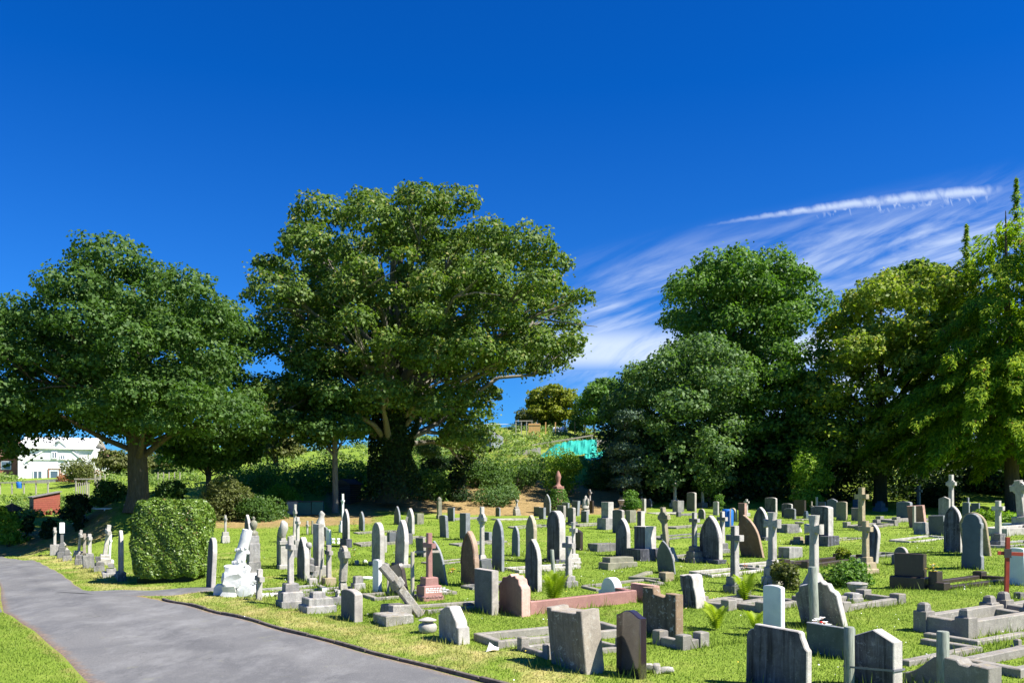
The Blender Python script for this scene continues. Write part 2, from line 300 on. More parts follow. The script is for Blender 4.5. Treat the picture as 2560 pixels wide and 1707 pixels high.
sp_ = t.noise(P_, 22, 3, 0.9); c = t.mix(t.ramp(sp_, [(0.66, 0.0), (0.69, 0.8)]), c, (0.34, 0.32, 0.29))
vo = t.N("ShaderNodeTexVoronoi", feature='DISTANCE_TO_EDGE'); vo.inputs["Scale"].default_value = 0.75; wv = t.N("ShaderNodeVectorMath", operation='ADD'); nn_ = t.N("ShaderNodeTexNoise"); nn_.inputs["Scale"].default_value = 2.2; nn_.inputs["Detail"].default_value = 6
t.l.new(P_, nn_.inputs["Vector"]); t.l.new(P_, wv.inputs[0]); t.l.new(nn_.outputs[1], wv.inputs[1]); t.l.new(wv.outputs[0], vo.inputs["Vector"])
ck = t.math('MULTIPLY', t.ramp(vo.outputs["Distance"], [(0.0, 1.0), (0.012, 0.0)]), t.ramp(t.noise(P_, 0.5, 3), [(0.5, 0.0), (0.6, 0.55)])); c = t.mix(ck, c, (0.035, 0.033, 0.03))
lp = t.noise(t.mapping(P_, (1.0, .45, 1)), 0.9, 8, 0.78); c = t.mix(t.ramp(lp, [(0.48, 0.0), (0.64, 0.6)]), c, (0.23, 0.228, 0.22))
mo = t.noise(P_, 1.9, 7, 0.75); c = t.mix(t.ramp(mo, [(0.60, 0.0), (0.70, 0.35)]), c, (0.24, 0.24, 0.13))
dn = t.noise(P_, 5, 6, 0.7)
deb = t.ramp(t.math('ADD', t.math('ABSOLUTE', edge), t.math('MULTIPLY', t.math('SUBTRACT', dn, 0.5), 0.24)), [(0.89, 0.0), (0.97, 1.0)])
c = t.mix(deb, c, t.ramp(t.noise(P_, 30, 3), [(0.35, (0.11, 0.075, 0.05)), (0.65, (0.28, 0.20, 0.14))]))
t.l.new(c, t.b.inputs["Base Color"]); t.b.inputs["Roughness"].default_value = 0.9
t.bump(t.noise(P_, 90, 3), 0.5, 0.01)

# ------------------------------------------------------------------ helpers
def tag(o, label=None, cat=None, group=None, kind=None):
    if label: o["label"] = label
    if cat:
        o["category"] = cat
        if not kind: o["kind"] = "thing"
    if group: o["group"] = group
    if kind: o["kind"] = kind
    return o
def empty(name, loc, rz=0.0, label=None, cat=None, group=None, lean=0.0, pitch=0.0):
    o = bpy.data.objects.new(name, None); COL.objects.link(o); o.location = loc
    M = Matrix.Rotation(R(lean), 4, 'Y') @ Matrix.Rotation(R(pitch), 4, 'X') @ Matrix.Rotation(rz, 4, 'Z')
    o.rotation_euler = M.to_euler(); o.empty_display_size = 0.3
    return tag(o, label, cat, group)
def mesh_obj(name, verts, faces, mat, parent=None, loc=None, rz=None, smooth=False):
    me = bpy.data.meshes.new(name); me.from_pydata([tuple(v) for v in verts], [], faces); me.update()
    me.materials.append(MATS[mat]); o = bpy.data.objects.new(name, me); COL.objects.link(o)
    if parent: o.parent = parent
    if loc is not None: o.location = loc
    if rz is not None: o.rotation_euler = (0, 0, rz)
    if smooth: me.polygons.foreach_set("use_smooth", [True] * len(me.polygons))
    return o
class MB:
    """collects shapes that make ONE mesh"""
    def __init__(s): s.v = []; s.f = []
    def add(s, v, f):
        k = len(s.v); s.v += [tuple(p) for p in v]; s.f += [[i + k for i in q] for q in f]; return s
    def prism(s, pts, y0, y1, c=0.012):
        """outline pts in x,z (ccw seen from -y) from y0 to y1 with chamfered edges"""
        n = len(pts); ins = []
        for i in range(n):
            a = Vector(pts[i - 1]); b = Vector(pts[i]); d = Vector(pts[(i + 1) % n])
            e1 = (b - a).normalized() if (b - a).length > 1e-9 else Vector((1, 0)); e2 = (d - b).normalized() if (d - b).length > 1e-9 else e1
            nn = Vector((-(e1.y + e2.y), e1.x + e2.x))
            nn = nn.normalized() if nn.length > 1e-6 else Vector((-e1.y, e1.x))
            ins.append(b + nn * c)
        v = [(p.x, y0, p.y) for p in ins] + [(p[0], y0 + c, p[1]) for p in pts] + [(p[0], y1 - c, p[1]) for p in pts] + [(p.x, y1, p.y) for p in ins]
        f = [list(range(n))] + [list(range(4 * n - 1, 3 * n - 1, -1))]
        for r in range(3):
            for i in range(n):
                j = (i + 1) % n; f.append([r * n + j, r * n + i, (r + 1) * n + i, (r + 1) * n + j])
        return s.add(v, f)
    def box(s, x0, x1, y0, y1, z0, z1, c=0.01, taper=0.0):
        mx, my = (x0 + x1) / 2, (y0 + y1) / 2
        def ring(z, k, t_):
            hx = ((x1 - x0) / 2 - k) * (1 - t_); hy = ((y1 - y0) / 2 - k) * (1 - t_)
            return [(mx - hx, my - hy, z), (mx + hx, my - hy, z), (mx + hx, my + hy, z), (mx - hx, my + hy, z)]
        v = ring(z0, 0, 0) + ring(z1 - c, 0, taper) + ring(z1, c, taper)
        f = [[3, 2, 1, 0], [8, 9, 10, 11]]
        for r in range(2):
            for i in range(4):
                j = (i + 1) % 4; f.append([r * 4 + i, r * 4 + j, r * 4 + 4 + j, r * 4 + 4 + i])
        return s.add(v, f)
    def tube(s, pts, rad, n=8, cap=True):
        v = []; f = []; prev = None
        P = [Vector(p) for p in pts]
        for i, p in enumerate(P):
            d = (P[min(i + 1, len(P) - 1)] - P[max(i - 1, 0)]).normalized()
            a = d.cross(Vector((0, 0, 1)) if abs(d.z) < 0.9 else Vector((1, 0, 0))).normalized()
            if prev is not None and a.dot(prev) < 0: a = -a
            if abs(d.z) >= 0.9 and prev is not None:
                a = (prev - d * prev.dot(d)).normalized()
            prev = a; b = d.cross(a); r = rad[i] if isinstance(rad, (list, tuple)) else rad
            for k in range(n):
                th = 2 * math.pi * k / n; v.append(p + a * (r * math.cos(th)) + b * (r * math.sin(th)))
        for i in range(len(P) - 1):
            for k in range(n):
                j = (k + 1) % n; f.append([i * n + k, i * n + j, (i + 1) * n + j, (i + 1) * n + k])
        if cap: f += [list(range(n - 1, -1, -1)), [(len(P) - 1) * n + k for k in range(n)]]
        return s.add(v, f)
    def lathe(s, prof, n=14, cx=0, cy=0):
        v = [(cx + r * math.cos(2 * math.pi * k / n), cy + r * math.sin(2 * math.pi * k / n), z) for r, z in prof for k in range(n)]
        f = [[i * n + k, i * n + (k + 1) % n, (i + 1) * n + (k + 1) % n, (i + 1) * n + k] for i in range(len(prof) - 1) for k in range(n)]
        f += [list(range(n - 1, -1, -1)), [(len(prof) - 1) * n + k for k in range(n)]]
        return s.add(v, f)
    def rock(s, c, r, seed=0, sq=(1, 1, 1)):
        rng = random.Random(seed); bm = bmesh.new(); bmesh.ops.create_icosphere(bm, subdivisions=2, radius=1)
        ph = [rng.uniform(0, 6) for _ in range(6)]; r *= 1.4; bmesh.ops.rotate(bm, verts=bm.verts, matrix=Matrix.Rotation(rng.uniform(-.4, .4), 3, 'Y') @ Matrix.Rotation(rng.uniform(0, 1), 3, 'Z'))
        v = []
        for p in bm.verts:
            q = p.co; k = r * (1 + 0.10 * math.sin(3 * q.x + ph[0]) + 0.14 * math.sin(4 * q.y + ph[1]) + 0.12 * math.sin(4 * q.z + ph[2]) + rng.uniform(-0.05, 0.05))
            v.append((c[0] + max(-.66, min(.66, q.x)) * k * sq[0], c[1] + max(-.66, min(.66, q.y)) * k * sq[1], c[2] + max(-.66, min(.66, q.z)) * k * sq[2]))
        f = [[w.index for w in fc.verts] for fc in bm.faces]; bm.free(); return s.add(v, f)
    def xf(s, M):
        s.v = [tuple(M @ Vector(p)) for p in s.v]; return s
    def rough(s, amp, seed=1, fr=5.0):
        rng = random.Random(seed); ph = [rng.uniform(0, 9) for _ in range(6)]
        s.v = [(x + amp * math.sin(fr * z + ph[0] + 3 * y), y + amp * math.sin(fr * z * 1.3 + ph[1] + 2 * x), z + (amp * 0.6 * math.sin(fr * x + ph[2]) if z > 0.05 else 0)) for x, y, z in s.v]
        return s
    def build(s, name, mat, parent=None, smooth=False): return mesh_obj(name, s.v, s.f, mat, parent, smooth=smooth)
def shade(o, ang=40):
    me = o.data; me.polygons.foreach_set("use_smooth", [True] * len(me.polygons))
    try: me.set_sharp_from_angle(angle=R(ang))
    except Exception: pass
    return o

# ------------------------------------------------------------------ the lie of the land
YK = [0, 8, 12, 15, 19.5, 21, 28, 36, 40, 42, 45, 48, 52, 56, 60, 68, 90, 110, 150, 260]
ZC = {
    -300: [0, 0, 0, -.02, -.08, -.1, -.2, -.45, -.6, -.7, -.7, -.3, .2, .6, .9, 1.5, 3.6, 4.6, 5, 5.5],
    0:    [0, 0, 0, -.02, -.08, -.1, -.2, -.45, -.55, -.6, -.6, .1, .8, 1.0, 1.25, 1.9, 4.1, 4.8, 5.2, 5.5],
    150:  [0, 0, 0, -.01, -.05, -.07, -.15, -.35, -.42, -.3, .1, .5, .85, 1.0, 1.2, 1.9, 4.1, 4.9, 5.4, 5.8],
    300:  [0, 0, 0, 0, -.03, -.05, -.1, -.25, -.1, .3, 1.1, 2.0, 2.2, 2.4, 2.6, 3.1, 4.5, 5.6, 6.5, 7],
    550:  [0, 0, 0, 0, 0, 0, .08, .28, .42, .50, .62, .85, 1.2, 1.6, 2.0, 2.9, 5.5, 7, 8, 8.5],
    900:  [0, 0, 0, 0, .02, .04, .30, .55, .67, .74, .84, .95, 1.1, 1.5, 2.1, 3.2, 6.5, 8.5, 9, 9.5],
    1280: [0, 0, -.02, .02, .08, .12, .38, .65, .78, .85, .94, 1.0, 1.05, 1.12, 1.6, 2.7, 7.4, 11.1, 11.6, 12],
    1700: [0, 0, -.03, .03, .13, .2, .45, .75, .88, .94, 1.03, 1.12, 1.22, 1.32, 1.5, 2.6, 7, 9.5, 10, 10],
    2560: [0, 0, .08, .2, .38, .45, .72, 1.0, 1.1, 1.14, 1.2, 1.27, 1.34, 1.42, 1.6, 2.4, 5, 7, 8, 8],
    3400: [0, 0, .1, .25, .45, .52, .8, 1.1, 1.2, 1.25, 1.3, 1.35, 1.4, 1.5, 1.7, 2.4, 5, 7, 8, 8]}
ZU = sorted(ZC)
_zt = np.array([ZC[k] for k in ZU]); _zu = np.array(ZU, float); _yk = np.array(YK, float)
def zsmooth(x, y):
    x = np.asarray(x, float); y = np.asarray(y, float)
    yy = np.clip(y, 8, 259.9); uu = np.clip(CX + F * x / yy, ZU[0], ZU[-1] - 0.01)
    j = np.clip(np.searchsorted(_yk, yy, side='right') - 1, 0, len(YK) - 2); ty = (yy - _yk[j]) / (_yk[j + 1] - _yk[j])
    i = np.clip(np.searchsorted(_zu, uu, side='right') - 1, 0, len(ZU) - 2); tx = (uu - _zu[i]) / (_zu[i + 1] - _zu[i]); tx = tx * tx * (3 - 2 * tx)
    a = _zt[i, j] * (1 - ty) + _zt[i, j + 1] * ty; b = _zt[i + 1, j] * (1 - ty) + _zt[i + 1, j + 1] * ty
    return a * (1 - tx) + b * tx
def zt(x, y):
    x = np.asarray(x, float); y = np.asarray(y, float)
    bumpy = 0.018 * np.sin(x * 1.7 + 0.6 * y) + 0.015 * np.sin(y * 2.1 - 0.8 * x + 1) + 0.01 * np.sin(x * 4.1 + y * 3.3)
    return (zsmooth(x, y) + 0.5 * zsmooth(x + .35, y + .5) + 0.5 * zsmooth(x - .35, y - .5)) / 2 + bumpy * np.clip((y - 9) / 8, 0.2, 1)
def Z(x, y): return float(zt(x, y))
def G(px, py):
    """ground point seen at this place of the photograph"""
    lo = 7.0; Y = lo
    while Y < 200:
        x = (px - CX) / F * Y; z = CH + (HY - py) / F * Y
        if z <= Z(x, Y): break
        Y += 0.15
    a, b = Y - 0.15, Y
    for _ in range(12):
        m = (a + b) / 2
        if CH + (HY - py) / F * m <= Z((px - CX) / F * m, m): b = m
        else: a = m
    Y = (a + b) / 2; x = (px - CX) / F * Y
    return Vector((x, Y, Z(x, Y)))
def PT(px, py, Y): return Vector(((px - CX) / F * Y, Y, CH + (HY - py) / F * Y))

# road outlines (world x, y)
RL = [(1.5, 3.0), (-0.6, 5.6), (-2.6, 7.6), (-4.2, 9.3), (-5.36, 10.98), (-6.6, 12.8), (-7.6, 14.2), (-8.9, 16), (-10.7, 18.4), (-12.2, 20.9), (-13.8, 23.7), (-18.0, 30.5), (-23.2, 38), (-26.5, 42), (-32, 49)]
RR = [(7.5, 4.4), (4.0, 7.2), (1.51, 8.98), (.55, 10.07), (-.41, 11.17), (-1.46, 12.35), (-2.15, 13.15), (-2.97, 14.08), (-4.97, 16.38), (-7.96, 20.02), (-10.9, 22.4), (-15.2, 29.5), (-20.0, 37), (-23.5, 41), (-29, 48)]
def resample(P, n):
    P = np.array(P, float); d = np.r_[0, np.cumsum(np.hypot(*np.diff(P, axis=0).T))]; s = np.linspace(0, d[-1], n)
    return np.c_[np.interp(s, d, P[:, 0]), np.interp(s, d, P[:, 1])]
def loft_pts(A, B, m):
    A = np.array(A, float); B = np.array(B, float); k = np.arange(len(A)); kk = np.linspace(0, len(A) - 1, m)
    a = np.c_[np.interp(kk, k, A[:, 0]), np.interp(kk, k, A[:, 1])]; b = np.c_[np.interp(kk, k, B[:, 0]), np.interp(kk, k, B[:, 1])]
    return a, b
road_poly = np.array(RL + RR[::-1], float)
SL = [(-9.6, 20.6), (-8.2, 20.85), (-7.3, 21.3), (-6.3, 21.7)]; SR = [(-11.6, 22.0), (-10.2, 22.2), (-8.4, 22.4), (-6.5, 22.7)]
path_poly = np.array(SL + SR[::-1], float)
LL = [(-10.6, 18.3), (-20, 14.5), (-30, 11)]; LR = [(-12.3, 20.9), (-21, 17.5), (-31, 14)]
left_poly = np.array(LL + LR[::-1], float)
def inside(poly, x, y):
    r = np.zeros(x.shape, bool); n = len(poly)
    for i in range(n):
        x1, y1 = poly[i]; x2, y2 = poly[(i + 1) % n]
        c = (y1 > y) != (y2 > y)
        with np.errstate(divide='ignore', invalid='ignore'):
            r ^= c & (x < (x2 - x1) * (y - y1) / (y2 - y1 + 1e-12) + x1)
    return r
def pdist(poly, x, y, closed=True):
    d = np.full(x.shape, 1e9); n = len(poly)
    for i in range(n if closed else n - 1):
        a = poly[i]; b = poly[(i + 1) % n]; ab_ = b - a; L = max(1e-9, (ab_ ** 2).sum())
        tt = np.clip(((x - a[0]) * ab_[0] + (y - a[1]) * ab_[1]) / L, 0, 1)
        d = np.minimum(d, np.hypot(x - a[0] - tt * ab_[0], y - a[1] - tt * ab_[1]))
    return d
def on_paved(x, y): return inside(road_poly, x, y) | inside(path_poly, x, y) | inside(left_poly, x, y)
RRa = np.array(RR, float); RLa = np.array(RL, float)
def dry_at(x, y):
    d = pdist(RRa, x, y, False); dl = pdist(RLa, x, y, False)
    a = np.where(d < 2.6, 0.60 - 0.26 * np.abs(d - 0.8), 0)
    a = np.where(y > 46, 0, a)
    a = np.maximum(a, np.where((dl < 1.0) & ~inside(road_poly, x, y), 0.22, 0))
    # dry patches between the rows
    a = np.maximum(a, 0.34 * np.clip((np.sin(x * 0.55 + 1.3) * np.sin(y * 0.42 + 0.5) + .15), 0, 1) * (y > 15) * (y < 60))
    return np.clip(a, 0, 1)
def bare_shade_at(x, y):
    u_ = CX + F * x / np.maximum(y, 8); 
    b = np.clip((1650 - u_) / 60, 0, 1) * np.clip((y - 53.5) / 3.0, 0, 1) * np.clip((74 - y) / 3.0, 0, 1) * np.clip((u_ - 780) / 60, 0, 1) * 0.85
    b = np.maximum(b, np.clip((y - 43.5) / 2.5, 0, 1) * np.clip((58 - y) / 3.0, 0, 1) * np.clip((u_ - 500) / 40, 0, 1) * np.clip((1000 - u_) / 80, 0, 1) * 0.62)
    e = pdist(RRa, x, y, False); b = np.maximum(b, np.clip((.4 - e) / .4, 0, 1) * (y < 22) * .6); b = np.maximum(b, np.clip((y - 41) / 2, 0, 1) * np.clip((51 - y) / 2, 0, 1) * np.clip((330 - u_) / 60, 0, 1) * .55); b = np.maximum(b, np.clip((y - 76) / 4, 0, 1) * np.clip((130 - y) / 10, 0, 1) * np.clip((u_ - 950) / 60, 0, 1) * .40)  # brown soil under the left tree is put in to darken its shaded slope
    el = pdist(RLa, x, y, False); b = np.maximum(b, np.clip((.4 - el) / .4, 0, 1) * .5)
    return b

# terrain sheet out to the horizon
def axis(lo, hi, fine_lo, fine_hi, st):
    a = list(np.arange(fine_lo, fine_hi + 1e-6, st)); s_ = st; x = a[-1]
    while x < hi: s_ *= 1.25; x += s_; a.append(x)
    s_ = st; x = a[0]; pre = []
    while x > lo: s_ *= 1.25; x -= s_; pre.append(x)
    return np.array(pre[::-1] + a)
ax_ = axis(-1500, 1500, -30, 36, 0.3); ay_ = axis(-60, 1800, 4, 76, 0.3)
ax_ = np.unique(np.r_[ax_, np.arange(-14, 3, .15)].round(3)); ay_ = np.unique(np.r_[ay_, np.arange(4, 24, .15)].round(3)); gx, gy = np.meshgrid(ax_, ay_); gz = zt(gx, gy)
gz = np.where(gy > 260, gz - (gy - 260) * 0.02, gz)
pv = on_paved(gx, gy); dpv = np.minimum(np.minimum(pdist(road_poly, gx, gy), pdist(path_poly, gx, gy)), pdist(left_poly, gx, gy))
# the turf stands slightly proud of the road on its right side, behind the kerb
gz = np.where(pv, gz - 0.10 * np.clip((dpv - .35) / .5, 0, 1), gz)
ny_, nx_ = gx.shape
idx = np.arange(ny_ * nx_).reshape(ny_, nx_)
quads = np.stack([idx[:-1, :-1], idx[:-1, 1:], idx[1:, 1:], idx[1:, :-1]], -1).reshape(-1, 4)
def np_mesh(name, V, Q, mat, parent=None, attrs=None, smooth=False):
    me = bpy.data.meshes.new(name); V = np.asarray(V, np.float32); Q = np.asarray(Q, np.int32); k = Q.shape[1]
    me.vertices.add(len(V)); me.vertices.foreach_set("co", V.ravel())
    me.loops.add(Q.size); me.loops.foreach_set("vertex_index", Q.ravel())
    me.polygons.add(len(Q)); me.polygons.foreach_set("loop_start", np.arange(0, Q.size, k, dtype=np.int32)); me.polygons.foreach_set("loop_total", np.full(len(Q), k, np.int32))
    if smooth: me.polygons.foreach_set("use_smooth", np.ones(len(Q), bool))
    me.update(calc_edges=True)
    for an, av in (attrs or {}).items():
        a = me.attributes.new(an, 'FLOAT', 'POINT'); a.data.foreach_set("value", np.asarray(av, np.float32).ravel())
    me.materials.append(MATS[mat]); o = bpy.data.objects.new(name, me); COL.objects.link(o)
    if parent: o.parent = parent
    return o
ter = np_mesh("ground", np.c_[gx.ravel(), gy.ravel(), gz.ravel()], quads, "turf", attrs={"dry": dry_at(gx, gy), "bare_shade": bare_shade_at(gx, gy)}, smooth=True)
tag(ter, "mown grass slope of the cemetery rising to the allotments", kind="structure")

def road_sheet(name, A, B, m, across, dz, label):
    a, b = loft_pts(A, B, m); ts = np.linspace(0, 1, across)
    X = a[:, None, 0] * (1 - ts) + b[:, None, 0] * ts; Y = a[:, None, 1] * (1 - ts) + b[:, None, 1] * ts
    camber = 0.03 * (1 - (2 * ts - 1) ** 2)
    Zz = zt(X, Y) + dz + camber[None, :]; Zz[:, 0] -= .05; Zz[:, -1] -= .05
    n, k = X.shape; ii = np.arange(n * k).reshape(n, k); Q = np.stack([ii[:-1, 1:], ii[:-1, :-1], ii[1:, :-1], ii[1:, 1:]], -1).reshape(-1, 4)
    o = np_mesh(name, np.c_[X.ravel(), Y.ravel(), Zz.ravel()], Q, "asphalt", smooth=True)
    uvl = o.data.uv_layers.new(name="UVMap"); U = np.c_[np.tile(ts, n), np.repeat(np.linspace(0, 1, n), k)]
    uvl.data.foreach_set("uv", U[Q.ravel()].astype(np.float32).ravel())
    return tag(o, label, kind="structure")
road_sheet("road", RL, RR, 500, 48, 0.012, "worn grey tarmac cemetery drive curving away to the left")
o = road_sheet("path", SL, SR, 60, 16, 0.026, "narrow tarmac path leading off past the hedge")
o = road_sheet("side_road", LL, LR, 60, 18, 0.022, "tarmac arm leaving the drive to the left")

# kerb of thin edging stones along the right of the drive
kr = empty("kerb", (0, 0, 0)); tag(kr, "line of thin dark edging stones between drive and verge", kind="structure")
kp = resample([(-8.0, 20.1)] + [tuple(p) for p in RR[9:0:-1]][0:1] + [tuple(p) for p in RR[8:1:-1]], 400)
kd = np.r_[0, np.cumsum(np.hypot(*np.diff(kp, axis=0).T))]; L = kd[-1]; s0 = 0; ki = 0
while s0 < L - 0.3:
    s1 = min(s0 + 0.9, L); mb = MB()
    pts = []
    for s_ in (s0 + 0.012, (s0 + s1) / 2, s1 - 0.012):
        x = np.interp(s_, kd, kp[:, 0]); y = np.interp(s_, kd, kp[:, 1]); pts.append((x, y))
    d = Vector((pts[2][0] - pts[0][0], pts[2][1] - pts[0][1])).normalized(); nrm = Vector((-d.y, d.x)); 
    if nrm.dot(Vector((1, 0.6))) < 0: nrm = -nrm
    jit = random.uniform(-0.012, 0.012); v = []
    for (x, y) in pts:
        z = Z(x, y) + 0.055 + jit
        v += [(x + nrm.x * .0, y + nrm.y * .0, z - .3), (x + nrm.x * .0, y + nrm.y * .0, z - .006), (x + nrm.x * .01, y + nrm.y * .01, z), (x + nrm.x * .05, y + nrm.y * .05, z), (x + nrm.x * .06, y + nrm.y * .06, z - .3)]
    f = [[0, 1, 2, 3, 4], [14, 13, 12, 11, 10]] + [[r * 5 + i, r * 5 + 5 + i, r * 5 + 5 + (i + 1) % 5, r * 5 + (i + 1) % 5] for r in (0, 1) for i in range(5)]
    mesh_obj("kerb_stone", v, f, "kerb_edge", kr); s0 = s1

# ------------------------------------------------------------------ foliage
def leaves(name, P, N, size, mat, parent=None, aspect=0.8, fold=0.25, jitter=0.6, kind="stuff", seed=0, D=None):
    """one mesh of folded leaf quads at points P facing about N"""
    rg = np.random.RandomState(seed + 11); n = len(P); N = N + rg.normal(0, jitter, (n, 3)); N /= np.linalg.norm(N, axis=1)[:, None] + 1e-9
    a = rg.normal(0, 1, (n, 3)); T = np.cross(N, a) if D is None else D + rg.normal(0, .35, (n, 3)); T /= np.linalg.norm(T, axis=1)[:, None] + 1e-9; B = np.cross(N, T)
    s_ = (size * rg.uniform(0.6, 1.25, n))[:, None] if np.isscalar(size) else (size * rg.uniform(0.7, 1.2, n))[:, None]
    V = np.empty((n, 4, 3)); V[:, 0] = P - T * s_ * 0.5; V[:, 2] = P + T * s_ * 0.5 - N * s_ * 0.12
    V[:, 1] = P - B * s_ * 0.5 * aspect + N * s_ * fold * 0.5; V[:, 3] = P + B * s_ * 0.5 * aspect + N * s_ * fold * 0.5
    Q = np.arange(n * 4).reshape(n, 4)
    o = np_mesh(name, V.reshape(-1, 3), Q, mat, parent, attrs={"rnd": np.repeat(rg.uniform(0, 1, n), 4)})
    if kind: o["kind"] = kind
    return o
def spray_points(C, rad, count, rg, axis):
    """drooping fans of a conifer bough, reaching out from the trunk axis"""
    out = C[:2] - axis; out = out / (np.linalg.norm(out) + 1e-6); o3 = np.array([out[0], out[1], -0.25]); sd = np.array([-out[1], out[0], 0])
    t = rg.uniform(0, 1, count) ** .7; w = (rg.uniform(-1, 1, count)) * rad * .75 * (1 - .75 * t); h = rg.normal(0, rad * .10, count) - rad * .5 * t ** 2
    P = C + np.outer((t - .4) * rad * 2.0, o3) + np.outer(w, sd) + np.c_[np.zeros(count), np.zeros(count), h]
    D = np.tile(o3, (count, 1)) + np.outer(np.sign(w) * .5, sd) + [0, 0, -.15]; N = np.tile([out[0] * .35, out[1] * .35, 1.0], (count, 1)); return P, N, D
def puff_points(C, rad, count, flat=0.62, rg=None, low=0.35):
    """points on the upper and outer shell of a flattened bough"""
    d = rg.normal(0, 1, (count, 3)); d[:, 2] = np.abs(d[:, 2]) - low; d /= np.linalg.norm(d, axis=1)[:, None]
    ph = rg.uniform(0, 6, 3)
    lump = 1 + 0.22 * np.sin(5 * d[:, 0] + ph[0]) * np.sin(5 * d[:, 1] + ph[1]) + 0.12 * np.sin(9 * d[:, 2] + ph[2])
    r = rad * lump * (1 - np.abs(rg.normal(0, 0.16, count)))
    P = C + d * r[:, None] * np.array([1, 1, flat])
    N = d + np.array([0, 0, 0.55]); return P, N / np.linalg.norm(N, axis=1)[:, None]
def tree(label, poly, Y, dm, base, tw, npuff, prad, nleaf, lsize, leafm, barkm="bark", cat="tree", name="sycamore_tree", seed=1, flat=0.74, limbs=26, fork=0.28, group="trees round the cemetery", spires=(), aspect=0.8, low=0.35, twigs=False, core=0.18, fit=0.88, trunkm=None):
    rg = np.random.RandomState(seed); poly = np.array(poly, float); s = Y / F
    x0, y0 = poly.min(0); x1, y1 = poly.max(0); cx = (x0 + x1) / 2; cy = (y0 + y1) / 2
    if base is None: base = (cx, None)
    bx = (base[0] - CX) * s; bz = Z(bx, Y) - 0.1 if base[1] is None else CH + (HY - base[1]) * s
    root = empty(name, (bx, Y, bz), 0, label, cat, group)
    # candidates inside the outline
    cand = np.c_[rg.uniform(x0, x1, 9000), rg.uniform(y0, y1, 9000)]
    ins = inside(poly, cand[:, 0], cand[:, 1]); cand = cand[ins]; de = pdist(poly, cand[:, 0], cand[:, 1]) * s
    ok = de > prad * fit; cand = cand[ok]; de = de[ok]; dmx = de.max()
    hd = dm * np.sqrt(1 - np.clip(1 - de / max(dmx, 1e-6), 0, 1) ** 2 * 0.9)
    side = rg.uniform(-1, 1, len(cand)); side = np.sign(side) * np.abs(side) ** 0.6
    P3 = np.c_[(cand[:, 0] - CX) * s, Y + side * hd, CH + (HY - cand[:, 1]) * s]
    # blue noise choice
    ch = [int(rg.randint(len(P3)))]; dist = np.linalg.norm(P3 - P3[ch[0]], axis=1)
    for _ in range(npuff - 1):
        k = int(np.argmax(dist * rg.uniform(0.75, 1, len(dist)))); ch.append(k); dist = np.minimum(dist, np.linalg.norm(P3 - P3[k], axis=1))
    C = P3[ch]; rr = prad * rg.uniform(0.4, 1.25, len(C)); w = rr ** 2 / (rr ** 2).sum()
    PP = []; NN = []; DD = [] if name == "conifer_tree" else None
    for c_, r_, ww in zip(C, rr, w):
        if DD is not None:
            k = max(8, int(nleaf * ww)); p, n, d_ = spray_points(c_, r_ * 1.15, k, rg, np.array([bx, Y])); PP.append(p); NN.append(n); DD.append(d_); continue
        p, n = puff_points(c_, r_, max(8, int(nleaf * (1 - core) * ww)), flat, rg, low); PP.append(p); NN.append(n)
    # loose leaves between the boughs
    if DD is not None: core = 0; nleaf = 120001
    k = int(nleaf * core * .6); q = C[rg.randint(len(C), size=k)] + np.clip(rg.normal(0, prad * 0.42, (k, 3)), -prad * .8, prad * .8) * [1, 1, 0.7]; PP.append(q); NN.append(rg.normal(0, 1, (k, 3)) + [0, 0, 0.8])
    for (sx_, sy0, sy1, sw) in spires:
        n = 800; tt = rg.uniform(0, 1, n); hx = (sx_ - CX) * s; zz = CH + (HY - (sy0 + (sy1 - sy0) * tt)) * s; rad = sw * s * (0.03 + tt * (0.7 + 0.6 * np.sin(tt * 31))) * rg.uniform(.2, 1.1, n)
        an = rg.uniform(0, 6.28, n); (DD.append(np.c_[np.cos(an), np.sin(an), np.full(n, -.1)]) if DD is not None else None); PP.append(np.c_[hx + np.cos(an) * rad, Y + np.sin(an) * rad, zz]); NN.append(np.c_[np.cos(an), np.sin(an), np.full(n, .6)])
    P = np.concatenate(PP) - np.array([bx, Y, bz]); N = np.concatenate(NN); DD = None if DD is None else np.concatenate(DD)
    zg = zt(P[:, 0] + bx, P[:, 1] + Y) - bz; keep = P[:, 2] > zg + 0.05; P = P[keep]; N = N[keep]; DD = None if DD is None else DD[keep]
    leaves("crown", P, N, lsize * (1.14 if nleaf > 100000 else 1.3), leafm, root, seed=seed, aspect=aspect, D=DD, jitter=.6 if DD is None else .3)
    # trunk with root flare, then limbs to the boughs
    hc = (CH + (HY - cy) * s) - bz; tw_m = tw * s / 2; H = (CH + (HY - y0) * s) - bz; tcx = ((cx - base[0]) * s) * 0.25
    mb = MB(); fz = H * fork
    path = [(0, 0, -0.4), (0, 0, 0.15), (0.02, 0, 0.8), (tcx * .2, 0, fz), (tcx * .6, 0, fz + (H - fz) * .35), (tcx, 0, fz + (H - fz) * .62), (tcx * 1.1, 0, H * 0.93)]
    mb.tube(path, [tw_m * 1.5, tw_m * 1.18, tw_m, tw_m * .9, tw_m * .55, tw_m * .3, tw_m * .06], 12)
    shade(mb.build("trunk", trunkm or barkm, root), 60)
    mb = MB(); order = rg.permutation(len(C))[:limbs]
